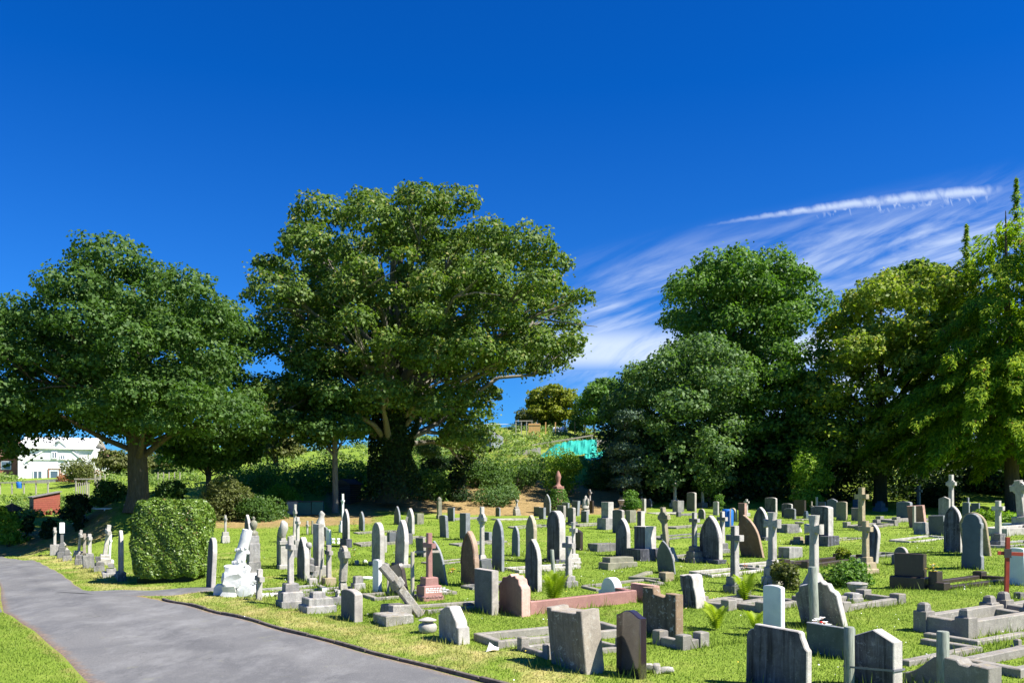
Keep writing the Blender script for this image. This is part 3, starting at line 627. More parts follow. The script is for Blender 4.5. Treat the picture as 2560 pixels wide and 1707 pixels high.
    for k in order:
        e = Vector(C[k] - np.array([bx, Y, bz])); 
        t0 = min(max((e.z * 0.62 - 0.6) / H, fork * 0.8), 0.8); zz = t0 * H
        f_ = max(0, (zz - fz) / (H - fz)) if H > fz else 0; st = Vector((tcx * min(1.1, f_ * 1.4), 0, zz)); r0 = tw_m * (0.42 - 0.36 * t0) 
        mid = st.lerp(e, 0.5) + Vector((0, 0, 0.08 * (e - st).length)) + Vector(rg.normal(0, 0.04, 3)) * (e - st).length
        q = st.lerp(mid, .5) + Vector(rg.normal(0, 0.03, 3)) * (e - st).length; q2 = mid.lerp(e, .5) + Vector(rg.normal(0, .04, 3)) * (e - st).length
        mb.tube([st, q, mid, q2, e], [r0, r0 * .75, r0 * .55, r0 * .36, r0 * .12], 6)
        for _ in range(3 if twigs else 1):
            e2 = e + Vector(rg.normal(0, prad * 0.45, 3)); m2 = q2.lerp(e2, .5) + Vector(rg.normal(0, .15, 3)); mb.tube([q2, m2, e2], [r0 * .3, r0 * .2, r0 * .06], 5)
    if limbs: shade(mb.build("branches", barkm, root), 60)
    return root
def bush(label, px0, px1, py0, py1, Y, leafm, n, lsize, seed=1, dy=None, name="shrub", cat="shrub", group="shrubs and bushes", npuff=9, flat=0.9, jitter=0.7):
    rg = np.random.RandomState(seed); s = Y / F; w = (px1 - px0) * s; cx = ((px0 + px1) / 2 - CX) * s; zb = CH + (HY - py1) * s; zt_ = CH + (HY - py0) * s; h = zt_ - zb
    zb2 = min(zb, Z(cx, Y)) - 0.02; dy = dy or w * 0.4; h += (zb - zb2) if zb - zb2 < 2.5 else 0; zb = zb2 if zb - zb2 < 2.5 else zb
    root = empty(name, (cx, Y, zb2), 0, label, cat, group)
    PP = []; NN = []
    for i in range(npuff):
        r = min(w, h * 1.4) * rg.uniform(0.24, 0.38); a = rg.uniform(-1, 1); zf = rg.uniform(0.1, 1) ** 0.8; lim = math.sqrt(max(0.05, 1 - (zf * 0.8) ** 2))
        c_ = np.array([a * (w / 2 - r * 0.8) * lim, rg.uniform(-1, 1) * dy, (zb - zb2) + max(0.1 * h, zf * (h - r * flat * 0.9))])
        p, nn = puff_points(c_, r, n // npuff, flat, rg, 0.8); PP.append(p); NN.append(nn)
    P = np.concatenate(PP); N = np.concatenate(NN); zg = zt(P[:, 0] + cx, P[:, 1] + Y) - zb2; k = P[:, 2] > zg; P = P[k]; N = N[k]
    leaves("foliage", P, N, lsize, leafm, root, seed=seed, jitter=jitter)
    mb = MB()
    for i in range(5):
        e = Vector((rg.uniform(-.3, .3) * w, rg.uniform(-.3, .3) * dy, h * rg.uniform(.5, .8) + zb - zb2)); mb.tube([(e.x * .15, e.y * .15, -0.1), e * 0.5, e], [max(.012, w * .015), max(.01, w * .01), .005], 5)
    mb.build("stems", "bark", root); return root

LEFT = "big tree with dark green domed crown left of the drive's end"
tree(LEFT, [(0, 900), (55, 815), (110, 775), (165, 750), (207, 715), (261, 672), (330, 645), (400, 632), (479, 650), (550, 680), (600, 722), (625, 775), (640, 800), (640, 950), (672, 1040), (655, 1110), (560, 1135), (440, 1150), (400, 1135), (330, 1125), (250, 1130), (200, 1100), (120, 1110), (60, 1130), (0, 1120), (-60, 1060), (-40, 950)],
     46.5, 7.0, (345, 1262), 50, 120, 1.45, 125000, 0.17, "leaf_dark", "bark", seed=3, fork=0.22, limbs=24, low=0.55, flat=.72, core=.07, fit=.92)
tree("tall broad sycamore with the biggest crown in the middle of the picture", [(612, 650), (700, 622), (745, 590), (800, 555), (860, 530), (935, 508), (1000, 488), (1080, 486), (1150, 502), (1200, 525), (1255, 555), (1295, 585), (1350, 600), (1400, 628), (1450, 690), (1492, 745), (1500, 830), (1470, 925), (1400, 950), (1320, 985), (1270, 1050), (1250, 1130), (1190, 1190), (1100, 1160), (1060, 1085), (1000, 1080), (900, 1110), (820, 1090), (740, 1090), (650, 1000), (640, 860), (645, 740)],
     57, 8.6, (982, 1240), 62, 175, 1.55, 165000, 0.2, "leaf_sycamore", "grey_bark", seed=5, fork=0.2, limbs=60, low=0.45, twigs=True, flat=.72, core=.08, fit=.92, trunkm='ivy_bark')
tree("twin-stemmed tree with low dark crown under the big sycamore", [(720, 960), (800, 930), (900, 950), (940, 1040), (930, 1110), (860, 1150), (760, 1150), (700, 1100), (690, 1020)], 54, 3.4, (838, 1283), 15, 22, 1.1, 22000, 0.17, "leaf_dark", "grey_bark", seed=8, limbs=12, fork=0.5)
tree("far-left tree leaning into the picture over the white house", [(-300, 790), (-160, 740), (-50, 760), (0, 810), (0, 870), (0, 950), (25, 1050), (50, 1110), (35, 1165), (-60, 1190), (-240, 1200), (-300, 950)], 43, 4.5, (-130, 1330), 40, 36, 1.35, 36000, 0.17, "leaf_dark", seed=9, limbs=18)
tree("dark rounded thorn tree behind the square hedge", [(430, 1090), (520, 1040), (620, 1050), (680, 1090), (665, 1150), (600, 1190), (520, 1200), (440, 1190), (420, 1140)], 56, 3.0, (520, 1262), 14, 22, 1.0, 22000, 0.16, "leaf_mid", seed=11, limbs=10, fork=0.4, name="thorn_tree")
tree("olive-green cypress seen between the two biggest trees", [(625, 1000), (660, 975), (700, 990), (750, 1030), (760, 1090), (740, 1150), (650, 1170), (610, 1100)], 72, 2.5, (690, 1215), 14, 16, 1.0, 12000, 0.2, "leaf_olive", seed=12, limbs=6, flat=1.0, name="cypress_tree")
tree("tall round-headed tree rising above the right-hand wood", [(1652, 720), (1700, 660), (1760, 640), (1800, 618), (1880, 640), (1950, 640), (2000, 690), (2040, 760), (2030, 830), (1980, 900), (1880, 930), (1750, 930), (1665, 870), (1650, 790)], 70, 6.0, (1830, 1200), 30, 70, 1.6, 46000, 0.21, "leaf_mid", "ivy_bark", seed=14, limbs=24, low=0.5)
tree("blue-green leafy tree at the left corner of the wood", [(1505, 1000), (1545, 930), (1600, 885), (1700, 850), (1800, 860), (1850, 960), (1840, 1100), (1800, 1250), (1600, 1250), (1560, 1185), (1545, 1090)], 65, 6.5, (1670, 1262), 24, 95, 1.4, 56000, 0.19, "leaf_bluish", "ivy_bark", seed=15, limbs=16, low=0.6)
tree("mid-green tree between the blue-green tree and the chestnut", [(1790, 900), (1880, 850), (1960, 840), (2020, 870), (2060, 980), (2040, 1120), (1980, 1245), (1800, 1245), (1770, 1100)], 67, 5, (1900, 1255), 24, 85, 1.4, 48000, 0.19, "leaf_mid", "ivy_bark", seed=16, limbs=14, low=0.6)
tree("broad yellow-tinged chestnut in the right-hand wood", [(2030, 870), (2070, 790), (2090, 730), (2140, 690), (2230, 660), (2320, 670), (2390, 720), (2420, 800), (2430, 960), (2380, 1080), (2280, 1160), (2150, 1215), (2030, 1190), (1990, 1080), (2000, 960)], 61, 6, (2200, 1265), 32, 90, 1.5, 72000, 0.2, "leaf_chestnut", "ivy_bark", seed=17, limbs=20, low=0.5, name="chestnut_tree")
tree("dark treetop showing behind the chestnut", [(2230, 670), (2270, 645), (2330, 648), (2370, 680), (2420, 720), (2400, 800), (2250, 780)], 84, 3.5, (2310, 1230), 20, 14, 1.3, 12000, 0.22, "leaf_dark", seed=18, limbs=6)
tree("tall yellow-green conifer at the right edge of the picture", [(2545, 470), (2575, 480), (2640, 620), (2700, 850), (2740, 1100), (2680, 1195), (2520, 1185), (2400, 1185), (2300, 1175), (2205, 1130), (2205, 1060), (2250, 960), (2300, 860), (2350, 765), (2390, 690), (2430, 640), (2475, 580), (2515, 520)],
     54, 6.0, (2530, 1290), 34, 260, 1.4, 125000, 0.33, "leaf_conifer", "bark", seed=19, limbs=20, flat=0.85, low=0.6, name="conifer_tree", aspect=0.3, spires=[(2541, 447, 620, 30), (2416, 562, 700, 26)], fit=.8)
tree("added shade-casting tree behind the conifer, mostly off the right edge", [(2620, 900), (2700, 850), (2820, 850), (2930, 900), (3000, 1050), (2980, 1230), (2560, 1235), (2480, 1150), (2500, 950)], 66, 5.5, (2760, 1275), 30, 60, 1.6, 34000, 0.24, "leaf_dark", "ivy_bark", seed=20, limbs=8, low=.7)  # mostly unseen tree, added to throw shade on the undergrowth
tree("leafy garden tree on the skyline right of the left trunk", [(400, 1120), (440, 1090), (500, 1080), (560, 1100), (600, 1180), (400, 1190)], 88, 3, (480, 1200), 10, 22, 1.5, 12000, 0.24, "leaf_mid", seed=31, limbs=4, name="garden_tree")
tree("olive garden tree on the skyline beyond the left trunk", [(250, 1150), (290, 1120), (340, 1130), (400, 1130), (410, 1195), (250, 1200)], 90, 2.5, (320, 1205), 9, 18, 1.3, 10000, 0.24, "leaf_olive", seed=32, limbs=4, name="garden_tree")
tree("golden-leaved small tree at the top of the allotments", [(1300, 1010), (1330, 975), (1375, 955), (1430, 965), (1455, 1010), (1445, 1066), (1320, 1070)], 108, 2.5, (1375, 1072), 10, 26, 1.2, 14000, 0.24, "leaf_gold", seed=22, limbs=4, name="garden_tree")
tree("green garden tree right of the golden one", [(1455, 970), (1500, 940), (1570, 945), (1610, 990), (1600, 1050), (1580, 1095), (1465, 1075)], 98, 3, (1530, 1100), 10, 24, 1.3, 15000, 0.24, "leaf_mid", seed=23, limbs=4, name="garden_tree")
tree("grey-green spruce against the right-hand wood", [(1535, 1040), (1560, 990), (1590, 1040), (1610, 1140), (1600, 1235), (1530, 1235), (1520, 1140)], 62, 1.8, (1560, 1262), 8, 26, 0.75, 11000, 0.15, "leaf_spruce", seed=24, limbs=4, name="spruce_tree", aspect=0.45)
# ivy clothing the big sycamore's trunk
rg = np.random.RandomState(40); root = empty("ivy", (PT(982, 1240, 57).x, 56.9, PT(982, 1240, 57).z - .2), 0, "ivy clothing the broad trunk of the big sycamore", "ivy")
n = 16000; tt = rg.uniform(0, 1, n) ** 0.8; an = rg.uniform(0, 6.28, n); rad = np.interp(tt, [0, .15, .45, 1], [2.6, 1.75, 1.35, 1.6]) * (1 + 0.15 * np.sin(an * 3 + tt * 9)) * rg.uniform(0.85, 1.0, n)
leaves("foliage", np.c_[np.cos(an) * rad, np.sin(an) * rad * 0.9, tt * 6.2], np.c_[np.cos(an), np.sin(an), np.full(n, .3)], 0.15, "leaf_yew", root, seed=3)
mb = MB(); mb.tube([(0.3, -0.75, 0.0), (0.2, -0.72, 2), (0.1, -0.6, 4.6)], [.06, .05, .03], 6); mb.build("stem", "ivy_bark", root)

# shrubs; (label, px0, px1, py0, py1, Y, leaf, count, size)
for i, (lb, a, b, c_, d, Y, lm, n, ls) in enumerate([
    ("bright green rounded bush in front of the turquoise netting", 1348, 1462, 1118, 1222, 66, "leaf_lime", 7000, .15),
    ("dark upright yew standing left of the bank of shrubs", 1118, 1190, 1122, 1262, 62, "leaf_yew", 6500, .14),
    ("grey-green shrub low on the bank right of the yew", 1185, 1300, 1195, 1252, 61, "leaf_bluish", 5000, .13),
    ("dark shrub mass between yew and round green bush", 1200, 1370, 1140, 1225, 69, "leaf_dark", 8000, .16),
    ("dull green shrub below the left end of the bank", 1030, 1140, 1165, 1250, 63, "leaf_mid", 6000, .15),
    ("olive flowering shrub behind the hedge's right corner", 510, 640, 1175, 1300, 50, "leaf_olive", 9000, .12),
    ("dark bush right of the yew below the greenhouse", 1150, 1250, 1130, 1200, 70, "leaf_dark", 5000, .16),
    ("dark bush left of the yew under the sycamore's boughs", 1050, 1130, 1130, 1210, 69, "leaf_yew", 4500, .16),
    ("dark shrub between round green bush and the wood", 1455, 1550, 1150, 1225, 70, "leaf_dark", 5000, .16),
    ("green bush at the golden tree's left foot", 1285, 1345, 1015, 1078, 107, "leaf_olive", 3000, .22),
    ("dark green bush between the two hilltop garden trees", 1425, 1490, 985, 1085, 103, "leaf_mid", 4500, .22),
    ("low leafy bush under the golden tree", 1340, 1432, 1035, 1072, 109, "leaf_mid", 3000, .22),
    ("dark shrub at the left foot of the big dark tree", 232, 312, 1195, 1262, 50, "leaf_dark", 4000, .14),
    ("shady shrub right of the big dark tree's trunk", 385, 470, 1190, 1262, 51, "leaf_dark", 4500, .14),
    ("dark leafy bush beside the olive shrub", 590, 720, 1225, 1305, 50, "leaf_dark", 7500, .13),
    ("low lime-yellow shrub above the water butts", 655, 765, 1202, 1240, 57, "leaf_lime", 5000, .12),
    ("lime-green shrub right of the black shed", 900, 950, 1175, 1215, 62, "leaf_lime", 3000, .13),
    ("tall pale shrub growing beside the big ivy trunk", 1035, 1110, 1080, 1180, 68, "leaf_veg", 5000, .15),
    ("lit yellow-green bush at the foot of the chestnut", 1970, 2085, 1085, 1262, 58, "leaf_lime", 6500, .15),
    ("young ivy-covered bush beside the back graves", 1556, 1604, 1214, 1268, 54, "leaf_mid", 3000, .12),
    ("variegated low bush behind the right-hand cross", 2440, 2545, 1268, 1320, 42, "leaf_lime", 5500, .11),
    ("bright yellowish shrub at the far left behind the drive", -20, 62, 1258, 1318, 46, "leaf_lime", 5500, .12),
    ("dark bush left of the red shed", 52, 84, 1278, 1322, 46.5, "leaf_yew", 3500, .12),
    ("dark holly below the red shed", 100, 135, 1290, 1338, 46, "leaf_yew", 3500, .12),
    ("bluish dark conifer bush right of the red shed", 158, 218, 1232, 1330, 47, "leaf_yew", 7000, .12),
    ("dark slim bush by the white rail", 188, 214, 1262, 1335, 46, "leaf_yew", 2500, .11),
    ("leafy tree-like shrub in front of the white house", 165, 250, 1130, 1190, 80, "leaf_olive", 3500, .18),
    ("dark shrub behind the far right graves", 2280, 2400, 1200, 1275, 60, "leaf_yew", 5500, .16),
    ("green shrub at the wood's edge behind the tall crosses", 1730, 1830, 1160, 1262, 61, "leaf_dark", 6500, .16),
    ("small green sapling bush by the far red flower", 1783, 1812, 1230, 1268, 55, "leaf_mid", 1500, .1)]):
    bush(lb, a, b, c_, d, Y, lm, n, ls, seed=50 + i)
# undergrowth closing the wood's edge, leaf colour kept dark to hold its shade
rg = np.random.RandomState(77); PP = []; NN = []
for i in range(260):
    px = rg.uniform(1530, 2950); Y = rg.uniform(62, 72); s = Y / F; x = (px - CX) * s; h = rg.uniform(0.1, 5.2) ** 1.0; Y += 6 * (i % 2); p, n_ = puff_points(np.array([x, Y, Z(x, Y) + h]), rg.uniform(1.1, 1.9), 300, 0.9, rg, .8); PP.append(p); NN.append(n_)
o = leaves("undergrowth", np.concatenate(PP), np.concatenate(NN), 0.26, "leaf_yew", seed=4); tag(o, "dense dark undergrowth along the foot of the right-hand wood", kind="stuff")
rg = np.random.RandomState(78); PP = []; NN = []
for i in range(90):
    px = rg.uniform(560, 1130); Y = rg.uniform(60, 72); s = Y / F; x = (px - CX) * s; h = rg.uniform(0.2, 1.5); p, n_ = puff_points(np.array([x, Y, Z(x, Y) + h]), rg.uniform(0.7, 1.3), 300, 0.9, rg, .8); PP.append(p); NN.append(n_)
o = leaves("bank_scrub", np.concatenate(PP), np.concatenate(NN), 0.17, "leaf_mid", seed=5); tag(o, "tangled scrub on the bank under the big sycamore", kind="stuff")
rg = np.random.RandomState(79); PP = []; NN = []
for i in range(330):
    u_ = rg.uniform(-60, 1700) if i < 200 else rg.uniform(1000, 1600); Y = rg.uniform(72, 113) if u_ > 620 else rg.uniform(52, 92)
    if u_ > 1000 and Y < 76: Y += 8
    if 30 < u_ < 250 and Y > 72: Y = rg.uniform(52, 70)
    Y = round(Y / 2.4) * 2.4 + rg.uniform(-.3, .3)
    s = Y / F; x = (u_ - CX) * s; p, n_ = puff_points(np.array([x, Y, Z(x, Y) + .15]), rg.uniform(0.5, 1.5), 170, 0.5, rg, .3); PP.append(p); NN.append(n_)
o = leaves("vegetable_plants", np.concatenate(PP), np.concatenate(NN), 0.2, "leaf_veg", seed=6); tag(o, "rows of green vegetable plants on the allotment slope", kind="stuff")
rg = np.random.RandomState(80); PP = []; NN = []
for i in range(12):
    u_ = rg.uniform(160, 260); Y = rg.uniform(83, 87); s = Y / F; x = (u_ - CX) * s; p, n_ = puff_points(np.array([x, Y, Z(x, Y) + .4]), .8, 140, 0.7, rg, .3); PP.append(p); NN.append(n_)
o = leaves("dry_weeds", np.concatenate(PP), np.concatenate(NN), 0.2, "leaf_red", seed=7); tag(o, "rusty red dry weeds in front of the white house", kind="stuff")

# clipped square hedge
g = G(398, 1459); hw = 178 * g.y / F; hh = 210 * g.y / F; root = empty("box_hedge", (g.x, g.y + 1.0, g.z), R(4), "square clipped glossy hedge beside the drive", "hedge")
MB().box(-hw / 2 + .22, hw / 2 - .22, -.75, .75, 0, hh - .25, .15).build("hedge_core", "leaf_yew", root)
rg = np.random.RandomState(90); n = 42000; d = rg.uniform(-1, 1, (n, 3)); k = rg.randint(0, 5, n)
d[k == 0, 1] = -1; d[k == 1, 0] = 1; d[k == 2, 2] = 1; d[k == 3, 0] = -1; d[k == 4, 1] = -1
m = (np.abs(d) ** 5).sum(1) ** (1 / 5.0); P = d / np.maximum(m, 1)[:, None]; N = np.sign(d) * np.abs(d) ** 8 + np.array([0, 0, .3]); N /= np.linalg.norm(N, axis=1)[:, None]
bul = 1 + 0.02 * np.sin(P[:, 0] * 5 + P[:, 2] * 4) + 0.02 * np.sin(P[:, 0] * 11 + P[:, 1] * 8 + P[:, 2] * 9) + 0.02 * np.sin(P[:, 1] * 7 + P[:, 0] * 9); P = P * [hw / 2, 1.0, hh / 2] * bul[:, None] * (1 - np.abs(rg.normal(0, .035, n)))[:, None] + [0, 0, hh / 2]
P += np.c_[rg.normal(0, .012, (n, 3))]
leaves("foliage", P, N, 0.082, "leaf_hedge", root, jitter=0.55, seed=8, aspect=.62, fold=.15)

# ------------------------------------------------------------------ gravestones
TH = R(-60)
HG = "headstones standing in the cemetery"; CG = "stone crosses in the cemetery"; KG = "grave kerbs laid in the turf"; MG = "pedestals and figures on the graves"
def arc(cx, cz, r, a0, a1, n): return [(cx + r * math.cos(R(a0 + (a1 - a0) * i / n)), cz + r * math.sin(R(a0 + (a1 - a0) * i / n))) for i in range(n + 1)]
def outline(shape, w, h):
    hw = w / 2; b = [(-hw, 0), (hw, 0)]
    if shape == 'flat': return b + [(hw, h), (-hw, h)]
    if shape == 'round': return b + arc(0, h - hw, hw, 0, 180, 14)
    if shape == 'gothic':
        r = w * 1.05; cxr = hw - r; zt_ = math.sqrt(max(r * r - cxr * cxr, 1e-6)); k = math.degrees(math.atan2(zt_, -cxr))
        R_ = arc(cxr, h - zt_, r, 0, k, 9); return b + R_ + [(-x, z) for x, z in R_[::-1][1:]]
    if shape in ('gothic_shoulder', 'round_shoulder'):
        base = outline('gothic' if shape[0] == 'g' else 'round', w * 0.93, h)[2:]; zs = base[0][1]
        return b + [(hw, zs - 0.22 * w), (hw, zs - 0.06 * w), (hw * .955, zs - .02 * w)] + base + [(-hw * .955, zs - .02 * w), (-hw, zs - 0.06 * w), (-hw, zs - 0.22 * w)]
    if shape == 'flared':
        base = outline('round', w * 0.84, h)[2:]; zs = base[0][1]
        return b + [(hw, h * .22), (hw * .9, h * .25), (hw * .9, zs - .3 * w), (hw * .98, zs - .22 * w), (hw * .97, zs - .05 * w), (hw * .86, zs)] + base + [(-hw * .86, zs), (-hw * .97, zs - .05 * w), (-hw * .98, zs - .22 * w), (-hw * .9, zs - .3 * w), (-hw * .9, h * .25), (-hw, h * .22)]
    if shape == 'camber': return b + [(hw, h - .1 * w)] + [(hw * math.cos(R(a)), h - .1 * w + .1 * w * math.sin(R(a))) for a in range(15, 180, 15)] + [(-hw, h - .1 * w)]
    if shape == 'peak': return b + [(hw, h - .2 * w), (0.02 * w, h), (-hw, h - .2 * w)]
    if shape == 'gable_step': return b + [(hw, h - .42 * w), (hw * .82, h - .40 * w), (hw * .80, h - .30 * w), (hw * .2, h), (-hw * .2, h), (-hw * .8, h - .12 * w), (-hw * .82, h - .20 * w), (-hw, h - .22 * w)]
    if shape == 'dome_shoulder':
        return b + [(hw, h - .42 * w), (hw * .72, h - .40 * w)] + arc(0, h - .36 * w, .36 * w, 0, 180, 10) + [(-hw * .72, h - .40 * w), (-hw, h - .42 * w)]
    if shape == 'ogee': return b + [(hw, h - .16 * w)] + [(hw - w * t_, h - .16 * w + .16 * w * math.sin(math.pi * t_) ** 1.6) for t_ in (.12, .25, .38, .5, .62, .75, .88)] + [(-hw, h - .16 * w)]
    if shape == 'serpentine': return b + [(hw, h - .30 * w), (hw * .93, h - .24 * w), (hw * .78, h - .20 * w), (hw * .70, h - .09 * w), (hw * .52, h - .07 * w), (hw * .42, h - .02 * w), (hw * .15, h - .05 * w), (0, h), (-hw * .3, h - .07 * w), (-hw * .66, h - .09 * w), (-hw * .78, h - .20 * w), (-hw * .95, h - .24 * w), (-hw, h - .32 * w)]
    if shape == 'notch': return b + [(hw, h), (hw * .72, h), (hw * .70, h - .045 * w), (-hw * .70, h - .045 * w), (-hw * .72, h), (-hw, h)]
    if shape == 'notch_deep': return b + [(hw, h), (hw * .40, h), (hw * .36, h - .09 * w), (-hw * .3, h - .05 * w), (-hw * .36, h + .06 * w), (-hw, h + .06 * w)]
    if shape == 'clipped': return b + [(hw, h - .22 * w), (hw * .93, h - .19 * w), (hw * .86, h - .12 * w), (hw * .80, h - .07 * w), (hw * .78, h - .02 * w), (hw * .70, h), (-hw * .70, h), (-hw * .76, h - .06 * w), (-hw * .86, h - .08 * w), (-hw * .96, h - .12 * w), (-hw, h - .16 * w)]
    if shape == 'ragged': return b + [(hw * .97, h * .3), (hw, h * .55), (hw * .93, h * .62), (hw, h * .8), (hw * .8, h * .96), (hw * .3, h), (-hw * .3, h * .97), (-hw * .9, h * .99), (-hw, h * .7), (-hw * .92, h * .5), (-hw, h * .35)]
    if shape == 'broken': return b + [(hw, h * .72), (hw * .7, h * .78), (hw * .6, h * .85), (hw * .1, h * .93), (-hw * .4, h), (-hw * .9, h * .97), (-hw, h * .9)]
    if shape == 'lopsided': return b + [(hw, h * .88), (hw * .62, h * .92), (hw * .56, h * .84), (hw * .36, h * .86), (hw * .28, h * .97), (-hw * .05, h), (-hw * .25, h * .93), (-hw * .42, h * .74), (-hw * .62, h * .5), (-hw * .85, h * .34), (-hw, h * .3)]
def ab(px):
    k = (px - CX) / F; return abs(.5 + .87 * k), abs(.87 - .5 * k)
def width_of(px, wpx, Y, t, lo=.3, hi=1.1):
    a, b = ab(px); return max(lo, min(hi, (wpx * Y / F - t * b) / a))
def headstone(x0, x1, yt, yb, shape, mat, label, t=.09, lean=0.0, plinth=None, w=None, rim=False, pitch=0, name="headstone", frame=False, cat="headstone", rough=0.0, rz=None, inset=None):
    px = (x0 + x1) / 2; g = G(px, yb); Y = g.y; h = (yb - yt) * Y / F
    if w is None: w = width_of(px, x1 - x0, Y, t, .36 if h > .7 else .25)
    loc = g + Vector((0, t * .35, 0))
    root = empty(name, loc, TH if rz is None else rz, label, cat, HG, lean, pitch)
    z0 = -0.15
    if plinth:
        ph, pk = plinth; pw = w * pk; pt = max(t * 2.2, .22)
        shade(MB().box(-pw / 2, pw / 2, -pt / 2, pt / 2, -.15, ph, .018).build("plinth", mat, root)); z0 = ph - .001
        pts = [(x, z + z0 if z > 0 else z0) for x, z in outline(shape, w, h - ph)]
    else: pts = [(x, z if z > 0 else z0) for x, z in outline(shape, w, h)]
    mb = MB().prism(pts, -t / 2, t / 2, min(.012, t * .2))
    if rough: mb.rough(rough, int(x0))
    sl = shade(mb.build("slab", mat, root), 32)
    if mat in EDGE:      # sawn edges paler than dressed faces, more so to hold their sunlit contrast
        sl.data.materials.append(MATS[EDGE[mat]]); sl.data.polygons.foreach_set("material_index", [0, 0] + [1] * (len(sl.data.polygons) - 2))
    if frame:   # raised moulding band following the top
        n = len(pts); inner = [(x * .86, z0 + .05 + (z - z0 - .05) * .93) for x, z in pts[2:]]
        outer = [(x * .97, z0 + .02 + (z - z0 - .02) * .985) for x, z in pts[2:]]
        k = len(inner); v = []; 
        for p, q in zip(outer, inner): v += [(p[0], -t / 2 - .002, p[1]), (p[0] * .99, -t / 2 - .016, p[1] * .997), (q[0], -t / 2 - .016, q[1]), (q[0] * .99, -t / 2 - .002, q[1])]
        f = [[i * 4 + j, i * 4 + 4 + j, i * 4 + 5 + j, i * 4 + 1 + j] for i in range(k - 1) for j in range(3)]
        shade(mesh_obj("moulding", v, f, mat, root), 40)
    if inset:   # recessed panel edge for panelled fronts
        x_a, x_b, za, zb = inset
        MB().box(w * x_a, w * x_b, -t / 2 - .014, -t / 2 + .002, h * za, h * zb, .004).build("panel", mat, root)
    return root
def cross_pts(wa, h, sw, zb, za=.70, aw=None, flare=0.0):
    aw = aw or sw; a0 = zb + (h - zb) * za; a1 = a0 + aw; s = sw / 2; s2 = s * 1.22; A = wa / 2; fl = flare
    return [(-s2, zb), (s2, zb), (s, a0), (A, a0 - fl), (A, a1 + fl), (s, a1), (s + fl, h), (-s - fl, h), (-s, a1), (-A, a1 + fl), (-A, a0 - fl), (-s, a0)]
def cross(x0, x1, yt, yb, armpx, mat, label, steps=((1.0, .10), (.72, .12)), shaft=None, t=.16, lean=0.0, ring=False, za=.70, flare=0.0, rough=0.0, basemat=None, name="stone_cross", cone=False, cat="cross", pitch=0, smin=.3, dx=0):
    px = (x0 + x1) / 2; g = G(px, yb); a, b = ab(px); Y = g.y; H = (yb - yt) * Y / F
    S_ = max(smin, (x1 - x0) * Y / F / (a + b)) if steps else 0.2; Y += S_ * .3; x = (px - CX) / F * Y
    root = empty(name, (x, Y, min(g.z, Z(x, Y)) + .0), TH, label, cat, CG, lean, pitch)
    z = -.2; top = 0
    for i, (wf, hf) in enumerate(steps):
        s2 = S_ * wf / 2; top = top + H * hf
        if cone and i == len(steps) - 1:
            mb = MB(); mb.box(-s2, s2, -s2, s2, z, top, .03, .42)
        else: mb = MB(); mb.box(-s2, s2, -s2, s2, z, top, .018, .03)
        if rough: mb.rough(rough, i + int(x0))
        shade(mb.build("step", basemat or mat, root), 32); z = top - .001
    aY = armpx * Y / F; k_ = .48 if a > .35 else .62
    sw = t = max(.07, min(.26, k_ * aY / (a + b))); wa = max(.24, min(1.0, (aY - t * b) / a))
    ph = empty("upright_" + "x", (0, 0, 0)) if False else None
    mb = MB().prism(cross_pts(wa, H, sw, z if steps else -.2, za, None, flare), -t / 2, t / 2, .014)
    if rough: mb.rough(rough, int(x0))
    c_ = shade(mb.build("cross", mat, root), 32)
    if mat in EDGE: c_.data.materials.append(MATS[EDGE[mat]]); c_.data.polygons.foreach_set("material_index", [0, 0] + [1] * (len(c_.data.polygons) - 2))  # sides and top take the paler copy, sunlit contrast put into the colour
    if dx: c_.rotation_euler = (0, R(dx), 0)
    if ring:
        zb = max(z, 0); zc = zb + (H - zb) * za + sw / 2; ro = wa * .41; ri = ro * .68; n = 24; v = []; tt = t * .32
        for k in range(n):
            cs, sn = math.cos(2 * math.pi * k / n), math.sin(2 * math.pi * k / n)
            v += [(ro * cs, -tt, zc + ro * sn), (ro * cs, tt, zc + ro * sn), (ri * cs, tt, zc + ri * sn), (ri * cs, -tt, zc + ri * sn)]
        f = [[k * 4 + j, ((k + 1) % n) * 4 + j, ((k + 1) % n) * 4 + (j + 1) % 4, k * 4 + (j + 1) % 4] for k in range(n) for j in range(4)]
        r_ = shade(mesh_obj("ring", v, f, mat, root), 40)
        if dx: r_.rotation_euler = (0, R(dx), 0)
    return root
def blocks(x0, x1, yt, yb, mat, label, tiers=((1, 1),), name="stone_block", cat="stone block", lean=0, depth=1.0, grp=MG, rough=0.0, extra=None, rz=None):
    """stack of squared blocks: tiers (width share, height share) from the ground up"""
    px = (x0 + x1) / 2; g = G(px, yb); a, b = ab(px); Y = g.y; H = (yb - yt) * Y / F; S_ = (x1 - x0) * Y / F / (a + b * depth); Y += S_ * .3; x = (px - CX) / F * Y
    root = empty(name, (x, Y, min(g.z, Z(x, Y))), TH if rz is None else rz, label, cat, grp, lean); z = -.15; top = 0
    for i, (wf, hf) in enumerate(tiers):
        s2 = S_ * wf / 2; top += H * hf; mb = MB().box(-s2, s2, -s2 * depth, s2 * depth, z, top, min(.018, H * hf * .2), .02)
        if rough: mb.rough(rough, i + int(x0))
        shade(mb.build("block", mat, root), 32); z = top - .001
    return root, H, S_
